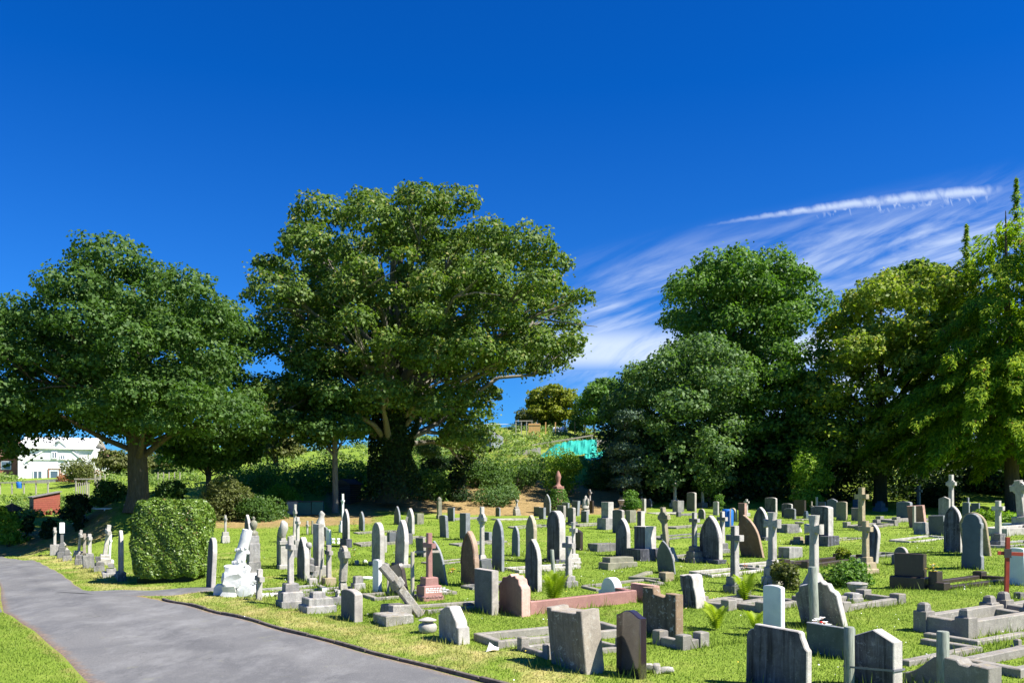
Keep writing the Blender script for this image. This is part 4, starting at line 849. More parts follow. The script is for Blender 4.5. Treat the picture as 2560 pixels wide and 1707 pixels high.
def kerb_set(px, py, W, L, h, mat, label, t=.12, posts=None, corners=True, postmat=None, only=None, rz=0.0, peak=False, yoff=0, infill=None, group=KG):
    """grave surround; (px,py) is the near corner in the photograph, grave runs away along the stones' backs"""
    h = h if h >= .25 or peak else h * .55; posts = posts if (posts is None or peak) else posts * .8
    g = G(px, py); rot = TH + R(rz); root = empty("grave_kerb", g, rot, label, "grave kerb", group)
    # local x to the right-front, y to the right-back; the near corner is at (W/2, 0)
    def hz(x, y):
        p = Matrix.Rotation(rot, 3, 'Z') @ Vector((x, y, 0)) + g; return Z(p.x, p.y) - g.z
    rails = {"front": ((0, 0), (-W, 0)), "right": ((0, 0), (0, L)), "back": ((0, L), (-W, L)), "left": ((-W, 0), (-W, L))}
    for nm, (p, q) in rails.items():
        if only and nm not in only: continue
        dx = Vector((q[0] - p[0], q[1] - p[1])); ln = dx.length; d = dx / ln; n = Vector((-d.y, d.x)) * t / 2; za, zb = hz(*p), hz(*q); v = []
        c = .012
        e0 = Vector(p) + d * (t * .51); e1 = Vector(q) - d * (t * .51)
        for (e, zz) in ((e0, za), (e1, zb)):
            for (k, zz2) in ((-1, -.15), (-1, h - c), (-.82, h), (.82, h), (1, h - c), (1, -.15)): v.append((e.x + n.x * k, e.y + n.y * k, zz + zz2))
        f = [[5, 4, 3, 2, 1, 0], [6, 7, 8, 9, 10, 11]] + [[i, (i + 1) % 6, 6 + (i + 1) % 6, 6 + i] for i in range(6)]
        mesh_obj("rail", v, f, mat, root)
    if corners:
        used = [(0, 0), (-W, 0), (0, L), (-W, L)] if not only else list({p for k in only for p in rails[k]})
        ph = posts or h * 1.02; pw = t * (1.35 if posts else 1.0)
        for (x, y) in used:
            z = hz(x, y); mb = MB(); mb.box(x - pw / 2, x + pw / 2, y - pw / 2, y + pw / 2, z - .15, z + ph * (.72 if peak else 1), .014)
            if peak: mb.box(x - pw * .34, x + pw * .34, y - pw * .36, y + pw * .36, z + ph * .72, z + ph, .03, .15)
            mb.build("corner_post", postmat or mat, root)
    if infill:
        v = []; nn = 6
        for i in range(nn + 1):
            for j in range(nn + 1):
                x = -W + t + (W - 2 * t) * i / nn; y = t + (L - 2 * t) * j / nn; v.append((x, y, hz(x, y) + h * .4))
        mesh_obj("infill", v, [[i * 7 + j, i * 7 + j + 7, i * 7 + j + 8, i * 7 + j + 1] for i in range(nn) for j in range(nn)], infill, root)
    return root
def post(x0, x1, yt, yb, mat, label, lean=0, round_=True, name="wooden_post", cat="post", sag=0, grp="wooden posts in the cemetery"):
    px = (x0 + x1) / 2; g = G(px, yb); r = (x1 - x0) * g.y / F / 2; h = (yb - yt) * g.y / F
    root = empty(name, g, R(20), label, cat, grp, lean)
    if round_: shade(MB().lathe([(r, -.2), (r, h * .3), (r * .98, h - .015), (r * .9, h)], 16).build("stake", mat, root), 35)
    else: MB().box(-r * .8, r * .8, -r * .8, r * .8, -.2, h, .006).build("stake", mat, root)
    return root
def flowers(px, py, wpx, mats, label, n=14, h=.12, Y=None, name="flower_bunch", z=None, up=0.0):
    g = G(px, py) if Y is None else PT(px, py, Y); rg = random.Random(int(px)); s = wpx * g.y / F / 2
    root = empty(name, g, 0, label, "flowers", "flowers on the graves"); st = MB()
    for i in range(n):
        x, y, zz = rg.gauss(0, s * .5), rg.gauss(0, s * .35), up + abs(rg.gauss(h * .6, h * .4)); r = s * rg.uniform(.22, .36); mb = MB()
        for k in range(5):
            a = k * 1.2566 + rg.random(); c, q = math.cos(a), math.sin(a); mb.add([(x, y, zz - r * .2), (x + r * math.cos(a - .5), y + r * math.sin(a - .5), zz + r * .25), (x + r * 1.25 * c, y + r * 1.25 * q, zz + r * .3), (x + r * math.cos(a + .5), y + r * math.sin(a + .5), zz + r * .25)], [[0, 1, 2, 3]])
        mb.lathe([(r * .3, zz - r * .25), (r * .45, zz + r * .1), (r * .15, zz + r * .35)], 6, x, y)
        mb.build("flower_head", mats[i % len(mats)], root); st.tube([(x * .3, y * .3, 0), (x, y, zz - r * .2)], .004, 4)
    st.build("stems", "leaf_mid", root); return root

H, C, B, K, PO = headstone, cross, blocks, kerb_set, post
# --- row of leaning crosses left of the hedge
C(124, 150, 1318, 1387, 12, "grey_limestone", "small grey cross on a heavy block, farthest left in the leaning row", steps=((1, .38),), shaft=.16)
root, h_, s_ = B(142, 168, 1332, 1395, "dark_granite", "dark pillar on stepped plinth with white top, second in the leaning row", ((1, .25), (.72, .2), (.5, .15), (.32, .4)), name="pedestal", cat="pedestal")
MB().box(-.1, .1, -.1, .1, h_ - .001, h_ + .45, .02).build("white_cap", "white_stone", root)
C(160, 186, 1356, 1385, 20, "pale_stone", "short pale cross tipped over to the left in the leaning row", steps=(), lean=-38, shaft=.2)
B(156, 180, 1374, 1402, "weathered_stone", "small stepped block in front of the tipped cross", ((1, .5), (.6, .5)))
C(182, 208, 1324, 1392, 12, "pale_stone", "pale cross leaning right beside the tipped one", steps=((1, .22),), lean=7, shaft=.2)
C(200, 222, 1333, 1390, 14, "buff_stone", "first of two touching buff crosses in the leaning row", steps=((1, .15),), shaft=.22)
C(214, 234, 1334, 1392, 16, "grey_limestone", "second of two touching crosses, on the hedge side", steps=((1, .15),), shaft=.22)
B(186, 210, 1386, 1412, "weathered_stone", "squat weathered block below the two touching crosses", ((1, .6), (.8, .4)))
B(206, 236, 1388, 1420, "grey_limestone", "upright square block standing at the verge below the crosses", rough=.02)
C(240, 278, 1311, 1412, 18, "pale_stone", "tallest cross of the leaning row, tilted right", steps=((1, .18), (.7, .08)), lean=8, shaft=.24)
C(262, 284, 1333, 1408, 10, "white_stone", "whitish slim cross next to the tallest leaning one", steps=((1, .12),), shaft=.2, lean=3)
B(232, 262, 1392, 1428, "weathered_stone", "rough stepped rubble base at the foot of the tallest leaning cross", ((1, .35), (.75, .35), (.5, .3)), rough=.03)
B(256, 296, 1400, 1442, "grey_limestone", "pile of broken grey blocks against the hedge", ((1, .3), (.7, .25), (.45, .25)), rough=.04)
H(293, 309, 1325, 1450, 'gothic', "weathered_stone", "dark narrow headstone touching the left side of the hedge", plinth=(.25, 1.1), w=.6)
# --- around the white column
H(509, 541, 1343, 1472, 'round_shoulder', "streaked_slate", "tall dark slab seen edge-on at the hedge's right side", lean=3, t=.11, w=.62)
C(552, 575, 1287, 1357, 10, "pale_stone", "small pale cross with carved figure on a stone block behind the hedge", steps=((1, .25), (.8, .15)), shaft=.16)
H(616, 627, 1286, 1400, 'gothic', "streaked_slate", "slim pointed slab behind the white broken column", w=.6, lean=-2)
# white painted rustic column on rocks
g = G(588, 1488); root = empty("rustic_column", g, 0, "white painted broken column leaning on a pile of white rocks", "monument", MG); sc = g.y / F
for i, (dx, dz, r) in enumerate([(-28, 14, 21), (-8, 12, 20), (14, 12, 22), (32, 14, 18), (-20, 42, 18), (4, 40, 20), (24, 40, 18), (-6, 62, 16), (14, 62, 15)]):
    shade(MB().rock((dx * sc, (-.15 if i % 2 else .12), dz * sc), r * sc, i, (1.1, .9, .85)).build("rock", "white_paint", root), 22)
mb = MB(); p0 = Vector((0, 0, 55 * sc)); p0 = Vector((2 * sc, 0, 50 * sc)); p1 = Vector((31 * sc, 0, 164 * sc)); N_ = 14
mb.tube([p0.lerp(p1, i / N_) for i in range(N_ + 1)], [(14.5 - 2 * i / N_ + (.9 if i % 4 == 0 else 0)) * sc for i in range(N_ + 1)], 14); shade(mb.build("column", "white_paint", root), 50)
for fr, w_ in ((.28, .03), (.55, .035)):
    mb = MB(); c_ = p0.lerp(p1, fr)
    for k in range(9):
        a = k * .7; mb.rock((c_.x + math.cos(a) * 13.5 * sc, math.sin(a) * 13.5 * sc, c_.z + (k - 4) * 1.5 * sc), 3.6 * sc, k)
    shade(mb.build("garland", "white_paint", root), 60)
# large urn-topped monument
root, h_, s_ = B(612, 656, 1338, 1446, "grey_limestone", "tall weathered monument with carved urn behind the white column", ((1, .16), (.86, .24), (.76, .42), (.66, .18)), name="monument", cat="monument")
shade(MB().lathe([(.12, h_), (.13, h_ + .08), (.05, h_ + .14), (.09, h_ + .22), (.11, h_ + .32), (.08, h_ + .38), (.03, h_ + .42), (.05, h_ + .47), (.01, h_ + .52)], 12).build("urn", "olive_stone", root), 60)
flowers(609, 1440, 10, ["petal_red", "petal_orange"], "dried red and orange flowers between white column and monument", 8, .3)
C(632, 662, 1422, 1500, 26, "weathered_stone", "small weathered cross with short arms nearest the drive", steps=(), shaft=.17, t=.13, lean=2)
root, h_, s_ = B(624, 642, 1450, 1487, "white_paint", "white painted scroll block beside the white rocks", ((1, .2), (.7, .8)), name="scroll_block", cat="ornament"); shade(MB().rock((0, 0, h_ + .05), .11, 4).build("scroll_top", "white_paint", root), 60)
K(655, 1492, .7, .9, .14, "white_stone", "low white kerb beside the white rocks", t=.09, only=("right", "front"))
root, h_, s_ = B(692, 724, 1345, 1422, "pale_stone", "pale pedestal with draped urn left of centre", ((1, .14), (.66, .66), (.86, .12), (.5, .08)), name="pedestal", cat="pedestal")
shade(MB().lathe([(.08, h_), (.12, h_ + .1), (.13, h_ + .3), (.11, h_ + .46), (.04, h_ + .54)], 12).rough(.03, 3, 9).build("draped_urn", "pale_stone", root), 60)
C(727, 743, 1260, 1352, 12, "pale_stone", "thin pale wheel cross far behind the draped urn", steps=((1, .15),), ring=True, lean=2)
C(733, 756, 1292, 1392, 15, "pale_stone", "pale cross on rough block in front of the thin wheel cross", steps=((1.2, .22), (.9, .2)), basemat="grey_limestone")
C(687, 766, 1341, 1519, 27, "grey_limestone", "big grey cross on three dark steps near the drive", steps=((1, .10), (.84, .125), (.56, .115)), za=.72)
H(742, 772, 1342, 1450, 'gothic', "marbled_slate", "dark pointed stone with a ball ornament and broken carving", w=.7, t=.14)
root, h_, s_ = B(764, 786, 1395, 1450, "weathered_stone", "broken carved scroll stone leaning at the dark pointed stone", ((1, .4), (.8, .3), (.6, .3)), rough=.06, lean=12)
g = G(770, 1449); root = empty("stone_ball", PT(772, 1363, g.y - .1), 0, "round stone ball set before the dark pointed stone's top", "ornament"); shade(MB().lathe([(.02, -.09), (.07, -.07), (.09, 0), (.07, .07), (.02, .09)], 12).build("ball", "grey_limestone", root), 60)
MB().tube([(0, .1, -.8), (0, 0, -.1)], .05, 8).build("stem", "grey_limestone", root)
H(784, 806, 1309, 1440, 'flat', "pale_stone", "tall pale-edged pillar stone left of the leaning wooden stake", t=.16, plinth=(.3, 1.15), w=.5)
B(767, 794, 1445, 1464, "pale_stone", "low pale block at the foot of the tall pillar stone", ((1, 1),))
PO(795, 801, 1370, 1463, "weathered_wood", "thin leaning wooden stake among the left crosses", lean=6)
C(808, 836, 1362, 1464, 22, "dark_granite", "dark cross on a yellowish plinth beside the stake", steps=((1, .2),), basemat="yellow_sandstone", shaft=.15)
H(816, 827, 1323, 1364, 'camber', "white_stone", "small far white military-type stone left of centre", w=.38, t=.08)
C(763, 774, 1301, 1336, 9, "pale_stone", "tiny distant pale cross left of two stone stubs", steps=())
B(778, 784, 1301, 1335, "olive_stone", "distant square stone stub beside the tiny cross", ((1, 1),))
root, h_, s_ = B(794, 812, 1318, 1362, "yellow_sandstone", "weathered figure on a pedestal behind the pillar stone", ((1, .5), (.7, .5)), name="statue", cat="statue"); shade(MB().lathe([(.15, h_), (.17, h_ + .2), (.1, h_ + .4), (.12, h_ + .5), (.03, h_ + .62)], 9).rough(.04, 2, 8).build("figure", "pale_stone", root), 60)
C(849, 865, 1234, 1330, 10, "white_stone", "slim white cross standing tallest behind the left graves", steps=((1, .2), (.75, .1)), shaft=.14, t=.14)
H(853, 876, 1272, 1366, 'gothic', "streaked_slate", "pointed slab with plinth just in front of the slim white cross", plinth=(.3, 1.15), w=.62)
C(838, 880, 1369, 1482, 34, "rough_granite", "rough-hewn wheel cross rising from a rock base", steps=((.8, .25),), ring=True, cone=True, t=.22, rough=.02, shaft=.24)
B(744, 843, 1480, 1532, "grey_limestone", "three-tiered low grey grave blocks near the kerb", ((1, .38), (.82, .35), (.42, .27)), name="grave_plinth", cat="grave base")
H(850, 905, 1473, 1548, 'camber', "dark_granite", "short round-topped rough granite headstone near the kerb", t=.16, rough=.004)
B(802, 818, 1468, 1482, "white_stone", "single small white block lying in the grass", ((1, 1),))
B(876, 914, 1440, 1474, "grey_limestone", "two-tier grey block behind the short granite stone", ((1, .5), (.7, .5)))
C(836, 850, 1478, 1512, 12, "weathered_stone", "stub of a broken cross behind the short granite stone", steps=((1, .6),))
H(694, 708, 1315, 1416, 'gothic', "weathered_stone", "dark slab standing directly behind the draped urn pedestal", w=.6, t=.1)
H(808, 817, 1317, 1350, 'camber', "slate", "small slate left of the far white military-type stone", w=.45)
B(828, 838, 1345, 1358, "white_stone", "left of two small white vases near the pointed plinth slab", ((1, .3), (.6, .4), (1, .3)), name="stone_vase", cat="vase")
B(841, 851, 1345, 1359, "white_stone", "right of two small white vases near the pointed plinth slab", ((1, .3), (.6, .4), (1, .3)), name="stone_vase", cat="vase")
H(953, 962, 1338, 1379, 'flat', "weathered_stone", "thin dark slab peeking out right of the tall bright-edged stone", w=.5)
B(886, 898, 1400, 1411, "pale_stone", "little pale square post in the grass left of the tall bright-edged stone", ((1, 1),), grp=KG)
B(907, 919, 1399, 1406, "white_stone", "tiny white stone lying beside the little square post", ((1, .6), (.6, .4)), grp=KG)
flowers(887, 1322, 14, ["petal_yellow"], "yellow flowers in front of the far slate", 8, .35)
flowers(886, 1381, 10, ["petal_white", "petal_red"], "white and red flowers among kerbs left of centre", 7, .15)
B(1690, 1703, 1279, 1291, "dark_granite", "small dark cube below the back box stone", ((1, 1),), grp=KG)
B(2008, 2022, 1277, 1296, "blue_slate", "small bluish rounded block below the dark brown slab", ((1, .7), (.7, .3)), grp=KG)
H(2050, 2062, 1254, 1282, 'flat', "slate", "small dark slab just right of the thin pale stake", w=.5)
B(1183, 1190, 1412, 1420, "pale_stone", "small pale pyramid stone in front of the brownish shouldered headstone", ((1, .4), (.6, .3), (.3, .3)), grp=KG)
flowers(1400, 1292, 10, ["petal_red"], "red flowers near the dark stones at the back", 5, .12)
# --- left centre
H(898, 910, 1278, 1326, 'gothic', "slate", "small far slate left of the yellow flowers", w=.6)
H(931, 958, 1305, 1413, 'round_shoulder', "grey_limestone", "tall round-topped stone with bright right edge, left of centre", t=.15, plinth=(.1, 1.1), w=.68)
H(932, 953, 1398, 1483, 'camber', "white_stone", "white narrow war-grave stone left of the black swirled slab", w=.38, t=.09)
H(987, 999, 1265, 1310, 'gothic', "slate", "farthest slate slab before the brown bank, left of centre", w=.7)
H(1018, 1033, 1270, 1334, 'gothic', "grey_limestone", "tall pointed stone between two far slates, left of the olive block", w=.65, t=.13)
B(1036, 1060, 1283, 1310, "olive_stone", "olive square block stone near the brown bank", ((1, 1),))
root, h_, s_ = B(1090, 1107, 1252, 1296, "olive_stone", "lichened pillar topped by a worn finial on the brown bank", ((1, .2), (.75, .8)), name="pillar", cat="monument"); shade(MB().lathe([(.12, h_), (.15, h_ + .12), (.03, h_ + .25)], 8).build("finial", "olive_stone", root), 60)
H(1118, 1137, 1268, 1302, 'flat', "slate", "dark square slab right of the lichened pillar", w=.75)
H(1101, 1121, 1287, 1343, 'camber', "slate", "leaning dark slab below the lichened pillar", w=.6, t=.13, lean=-3)
H(1152, 1172, 1282, 1348, 'flat', "slate", "tall flat-topped slate with ivy at its foot", w=.55, t=.2)
C(1188, 1222, 1266, 1406, 26, "pale_stone", "tall pale wheel cross on conical base left of centre", steps=((1, .14),), ring=True, cone=True, t=.17, shaft=.2)
B(967, 991, 1330, 1357, "slate", "rounded slate block left of the leaning plank stone", ((1, 1),))
B(1012, 1032, 1333, 1360, "dark_granite", "ivy-touched dark block right of the leaning plank stone", ((1, 1),))
H(985, 1020, 1299, 1416, 'gothic_shoulder', "grey_limestone", "pointed stone with a plank leaning against it", t=.14, plinth=(.1, 1.12), w=.7, lean=2)
g = G(996, 1412); root = empty("wooden_plank", g + Vector((0, -.15, 0)), 0, "grey plank leaning against the pointed stone", "plank"); MB().box(-.03, .03, -.02, .02, -.05, 1.5, .004).xf(Matrix.Rotation(R(11), 4, 'Y')).build("board", "weathered_wood", root)
H(1043, 1063, 1343, 1390, 'flat', "dark_granite", "dark leaning slab behind the pink granite cross", lean=-3, w=.6)
pc = C(1034, 1112, 1332, 1500, 34, "pink_granite", "pink granite cross on a three-stepped pink base", steps=((1, .07), (.84, .15), (.60, .12)), t=.19, shaft=.24, za=.66)
mb = MB()
for r in range(3):
    x = -.24
    rg_ = random.Random(r)
    while x < .24:
        w_ = rg_.uniform(.03, .09); mb.box(x, x + w_, 0, .004, r * -.04, r * -.04 + .02, .001); x += w_ + .02
mb.xf(Matrix.Translation((.0, 0, 0))); ob = mb.build("inscription", "white_stone", pc); ob.location = (.345, .0, .27); ob.rotation_euler = (0, 0, R(90))
H(1081, 1122, 1350, 1456, 'gothic', "green_slate", "pointed greenish slab leaning left beside the pink cross", lean=-9, t=.06, w=.72)
H(1151, 1198, 1327, 1464, 'gothic_shoulder', "brown_sandstone", "tall brownish-pink shouldered headstone left of centre", t=.13, frame=True)
root = PO(1026, 1036, 1379, 1497, "weathered_wood", "pale wooden post with a short side arm before the pink cross", lean=0, grp=None)
MB().box(.03, .62, -.02, .02, 1.02, 1.07, .004).build("cross_bar", "weathered_wood", root)
# toppled cross
g = G(930, 1540); root = empty("toppled_cross", g + Vector((.95, -.1, .02)), 0, "rough stone cross toppled to the left against its broken base", "cross", CG)
mb = MB().prism(cross_pts(.55, 1.22, .17, 0, .56), -.08, .08, .02).rough(.012, 3, 8); mb.xf(Matrix.Rotation(R(-37), 4, 'Y') @ Matrix.Rotation(R(-68), 4, 'Z')); shade(mb.build("cross", "rough_granite", root), 32)
B(931, 1036, 1536, 1560, "rough_granite", "lower rough slab of the toppled cross's base", ((1, 1),), rough=.02, name="grave_plinth", cat="grave base", depth=.8)
B(948, 1030, 1513, 1546, "rough_granite", "upper rock-faced block of the toppled cross's base", ((1, 1),), rough=.03, name="grave_plinth", cat="grave base", depth=.55)
H(972, 1026, 1410, 1484, 'clipped', "brown_black_granite", "black swirl-carved slab leaning behind the toppled cross", lean=-10, pitch=-8, t=.1, w=.85)
PO(967, 974, 1408, 1487, "weathered_wood", "short grey stake left of the black swirled slab", round_=False)
H(1096, 1174, 1516, 1603, 'gable_step', "grey_limestone", "weathered grey gable-topped headstone near the road edge", t=.2, lean=-2, rough=.004)
g = G(1069, 1580); root = empty("stone_bowl", g, 0, "round white lidded stone bowl in the verge grass", "bowl"); shade(MB().lathe([(.10, -.02), (.15, .03), (.16, .10), (.14, .145), (.10, .16), (.09, .185), (.15, .20), (.155, .215), (.10, .235), (.06, .25), (.02, .258)], 20).build("bowl", "pale_stone", root), 50)
g = G(917, 1448); root = empty("flower_holder", g, 0, "flat white round flower holder lying in the grass", "ornament"); shade(MB().lathe([(.14, 0), (.17, .05), (.16, .07), (.05, .06)], 16).build("dish", "white_stone", root), 50)
H(1185, 1246, 1423, 1531, 'flat', "dark_granite", "dark rectangular granite slab left of the pink headstone", t=.15)
B(1193, 1232, 1398, 1430, "slate", "slate wedge block tilted behind the rectangular granite slab", ((1, 1),), lean=-7)
H(1229, 1261, 1296, 1427, 'gothic_shoulder', "slate", "tall blue-grey pointed slate left of the small slate", t=.09)
B(1156, 1186, 1507, 1523, "pink_granite_dull", "small broken pink granite block in the grass", ((1, 1),))
flowers(1128, 1432, 18, ["petal_yellow", "petal_orange"], "yellow and orange bedding flowers by a low kerb", 12, .1)
H(1279, 1300, 1314, 1389, 'gothic_shoulder', "blue_slate", "small blue slate with pointed top, centre left", t=.08)
H(1314, 1343, 1287, 1405, 'gothic_shoulder', "olive_stone", "lichened green-grey pointed stone behind the front gothic slab", t=.13)
H(1312, 1355, 1347, 1475, 'gothic', "streaked_slate", "grey pointed slab with tall grass at its foot, centre", t=.12)
H(1367, 1414, 1276, 1403, 'round_shoulder', "streaked_slate", "largest round-topped streaked headstone in the centre", t=.22, plinth=(.08, 1.08), frame=True)
C(1411, 1456, 1305, 1412, 22, "pale_stone", "pale ornate cross on three steps right of the large round stone", steps=((1, .08), (.8, .09), (.6, .09)), shaft=.15, flare=.02)
C(1398, 1446, 1340, 1467, 36, "grey_limestone", "nearer grey cross with lichened yellow head in the centre", steps=((1, .12), (.7, .1)), shaft=.17)
PO(1379, 1389, 1373, 1436, "green_wood", "short greenish wooden post beside the central cross", lean=-4)
H(1431, 1458, 1323, 1374, 'peak', "brown_black_granite", "small black peaked stone right of the central crosses", t=.12)
H(1246, 1326, 1434, 1534, 'serpentine', "pink_granite_dull", "pink granite headstone with curved shoulders before the pink kerb", t=.2)
K(1330, 1534, .75, 2.45, .25, "pink_granite", "pink granite kerb running back from the pink headstone", t=.14, only=("right", "back"), corners=True)
H(1497, 1563, 1443, 1494, 'dome_shoulder', "white_stone", "white marble domed headstone with side shoulders behind the pink kerb", t=.2, w=.72)
B(1560, 1579, 1476, 1502, "white_stone", "white cube vase block right of the white domed stone", ((1, 1),))
H(1378, 1512, 1520, 1673, 'notch', "buff_stone", "large lichened buff slab leaning left in the foreground", t=.3, lean=-5, rough=.005)
H(1540, 1618, 1525, 1690, 'ogee', "black_polished", "polished dark granite headstone reflecting grass, foreground", t=.11, name="headstone")
H(1607, 1709, 1480, 1588, 'notch_deep', "lichened_stone", "brown lichen-blotched headstone with raised shoulders", t=.16, rough=.004)
K(1709, 1622, .55, .35, .24, "concrete", "pale concrete kerb end with round corners below the lichened stone", t=.13, posts=.28, only=("front", "right"))
H(1576, 1650, 1460, 1504, 'flat', "pink_granite_dull", "low wide pinkish-brown slab between white and lichened stones", t=.16)
K(1250, 1618, .7, 2.4, .2, "concrete", "stone kerb running behind the buff slab", t=.13)
K(1372, 1645, .72, 1.3, .13, "concrete", "low kerb with squared corner posts left of the buff slab", t=.1, posts=.26)
g = G(1231, 1628); root = empty("paper_litter", g, R(20), "crumpled white and yellow paper lying in the verge grass", "litter")
mesh_obj("sheet", [(-.1, 0, 0), (.1, 0, .02), (-.04, .02, .14), (.05, .05, .07), (.12, .04, .05), (0, -.05, .03)], [[0, 5, 2], [5, 3, 2], [5, 1, 3], [1, 4, 3]], "petal_white", root); mesh_obj("lining", [(-.1, -.02, .01), (.1, -.02, .02), (0, -.07, .04)], [[0, 1, 2]], "petal_yellow", root)
g = G(1640, 1682); root = empty("toppled_ornament", g, 0, "small grey toppled figurine in the long grass", "ornament"); shade(MB().rock((0, 0, .06), .06, 1).rock((-.1, 0, .08), .05, 2).rock((.14, .02, .05), .06, 3, (1.6, 1, .6)).build("figurine", "pale_stone", root), 60)
B(1468, 1550, 1358, 1378, "weathered_stone", "low ledger block left of the yellow-topped gothic stone", ((1, 1),), depth=1.6, name="ledger_stone", cat="ledger stone", grp=KG)
B(1495, 1595, 1392, 1420, "olive_stone", "stack of two worn ledger slabs lying in the grass", ((1, .55), (.8, .45)), depth=2.2, name="ledger_stone", cat="ledger stone", grp=KG)
# --- back rows, centre
H(1360, 1376, 1235, 1288, 'gothic', "slate", "slim pointed slate left of the red ivy-clad monument", t=.1, w=.75)
root, h_, s_ = B(1377, 1414, 1215, 1284, "red_sandstone", "red sandstone monument with bulbous finial, clad in ivy", ((1, .2), (.8, .3), (.62, .4), (.8, .1)), name="monument", cat="monument")
shade(MB().lathe([(.25, h_), (.12, h_ + .15), (.13, h_ + .35), (.2, h_ + .6), (.12, h_ + .85), (.03, h_ + 1.0)], 10).build("finial", "red_sandstone", root), 60)
rg = np.random.RandomState(5); n = 2500; tt = rg.uniform(0, 1, n); an = rg.uniform(0, 6.28, n); rad = (.95 - .55 * tt) * rg.uniform(.8, 1.1, n); leaves("ivy_cover", np.c_[np.cos(an) * rad, np.sin(an) * rad, tt * h_ * .9], np.c_[np.cos(an), np.sin(an), .3 + 0 * an], .11, "leaf_mid", root, seed=2)
H(1334, 1352, 1266, 1290, 'flat', "dark_granite", "low dark stone left of a matching narrow one", t=.12)
H(1350, 1362, 1268, 1297, 'flat', "slate", "narrow dark stone just below the slim pointed slate", t=.16, w=.5)
H(1392, 1415, 1263, 1301, 'flat', "dark_granite", "dark flat stone in front of the red monument's ivy", t=.16)
H(1405, 1424, 1256, 1292, 'flat', "slate", "squarish slate right behind the dark flat stone", t=.12)
H(1428, 1449, 1251, 1289, 'flat', "slate", "tilted slate with brightly lit side near the angel", t=.18, lean=3)
H(1419, 1440, 1268, 1312, 'camber', "dark_granite", "tall dark stone on kerb in front of the tilted slate", t=.16, plinth=(.15, 1.1))
root, h_, s_ = B(1453, 1474, 1270, 1285, "pale_stone", "pale weathered kneeling angel on a rocky base", ((1, .8), (.6, .2)), name="angel_statue", cat="statue")
shade(MB().lathe([(.26, h_), (.22, h_ + .25), (.16, h_ + .5), (.07, h_ + .58), (.1, h_ + .68), (.03, h_ + .78)], 10).rock((-.2, .05, h_ + .4), .18, 2, (.5, .4, 1.3)).rock((.2, .05, h_ + .4), .18, 3, (.5, .4, 1.3)).rough(.03, 5, 9).build("figure", "pale_stone", root), 60)
H(1471, 1485, 1251, 1282, 'flat', "brown_black_granite", "shiny black upright stone beside the angel", t=.12)
C(1469, 1480, 1223, 1272, 11, "dark_granite", "small black wheel cross behind the shiny black stone", steps=((1, .3),), ring=True, smin=.4)
H(1456, 1468, 1277, 1305, 'flat', "slate", "little dark stone in the grass below the angel", t=.14, w=.5)
H(1504, 1534, 1254, 1322, 'flat', "grey_limestone", "tall flat-topped pillar with side plinth, centre back", t=.3, plinth=(.5, 1.25), w=.55)
H(1531, 1562, 1273, 1332, 'camber', "dark_granite", "dark curved-topped double stone left of the urn tomb", t=.14)
H(1539, 1577, 1295, 1391, 'gothic', "marbled_slate", "streaked pointed stone with orange-lichened edge", t=.15)
B(1563, 1591, 1275, 1306, "olive_stone", "flat squared olive box stone beside the round tomb", ((1, 1),))
g = G(1562, 1277); root = empty("round_tomb", g, 0, "round banded barrel tomb like a low font near the back", "tomb"); shade(MB().lathe([(.42, -.1), (.42, .12), (.36, .16), (.38, .3), (.34, .34), (.36, .5), (.42, .56), (.45, .7), (.4, .74)], 18).build("drum", "pale_stone", root), 50)
H(1549, 1566, 1242, 1268, 'flat', "olive_stone", "squat olive block standing behind the round tomb", t=.2)
H(1570, 1585, 1244, 1270, 'gothic', "grey_limestone", "thin arched stone just right of the round tomb", t=.1)
H(1239, 1251, 1268, 1290, 'camber', "slate", "tiny slate on the edge of the brown bank", w=.5)
root, h_, s_ = B(1282, 1302, 1267, 1288, "pale_stone", "pale rubble cairn with a small broken cross on the bank", ((1, .7), (.7, .3)), rough=.08); MB().prism(cross_pts(.3, .5, .1, 0), -.05, .05).xf(Matrix.Translation((0, 0, h_ - .02))).build("cross", "pale_stone", root)
H(1210, 1227, 1329, 1354, 'flat', "slate", "little flat slate behind the tall pale wheel cross", w=.5, t=.14)
K(1290, 1300, .8, 2.6, .12, "pale_stone", "pale kerb in the grass below the rubble cairn", t=.14, only=("right",), corners=False)
K(1450, 1316, .8, 2.6, .14, "concrete", "long pale kerb behind the large round stone", t=.14)
H(1585, 1644, 1315, 1402, 'flat', "streaked_slate", "dark square pedestal with a broken-off column on top", t=.42, plinth=(.38, 1.3), w=.55)
H(1594, 1612, 1277, 1320, 'flat', "streaked_slate", "square stub of the broken column above the dark pedestal", t=.22, w=.3)
C(1636, 1705, 1268, 1405, 33, "olive_stone", "rough wheel cross leaning left on a rocky cone", steps=((.9, .26),), ring=True, cone=True, lean=-6, t=.17, shaft=.2, basemat="pale_stone", rough=.015)
H(1645, 1690, 1350, 1432, 'gothic', "green_slate", "greenish pointed slab leaning left on a broken kerb", t=.05, lean=-7)
B(1646, 1686, 1430, 1452, "yellow_sandstone", "broken yellowish kerb blocks under the greenish slab", ((1, 1),), grp=KG)
K(1645, 1452, .7, .9, .14, "olive_stone", "fallen worn kerb stones left of the greenish slab", t=.16, only=("left", "front"), rz=25)
C(1711, 1761, 1280, 1405, 29, "weathered_stone", "dark cross with yellow-lichened head on three steps", steps=((1, .1), (.85, .12), (.6, .1)), shaft=.17)
H(1749, 1808, 1288, 1405, 'gothic', "marbled_slate", "big white-stained pointed headstone right of the stepped cross", t=.15, plinth=(.1, 1.15), frame=True)
C(1785, 1826, 1278, 1382, 29, "weathered_stone", "second dark cross with yellow head, behind the stained headstone", steps=((1, .1), (.75, .14)), shaft=.16)
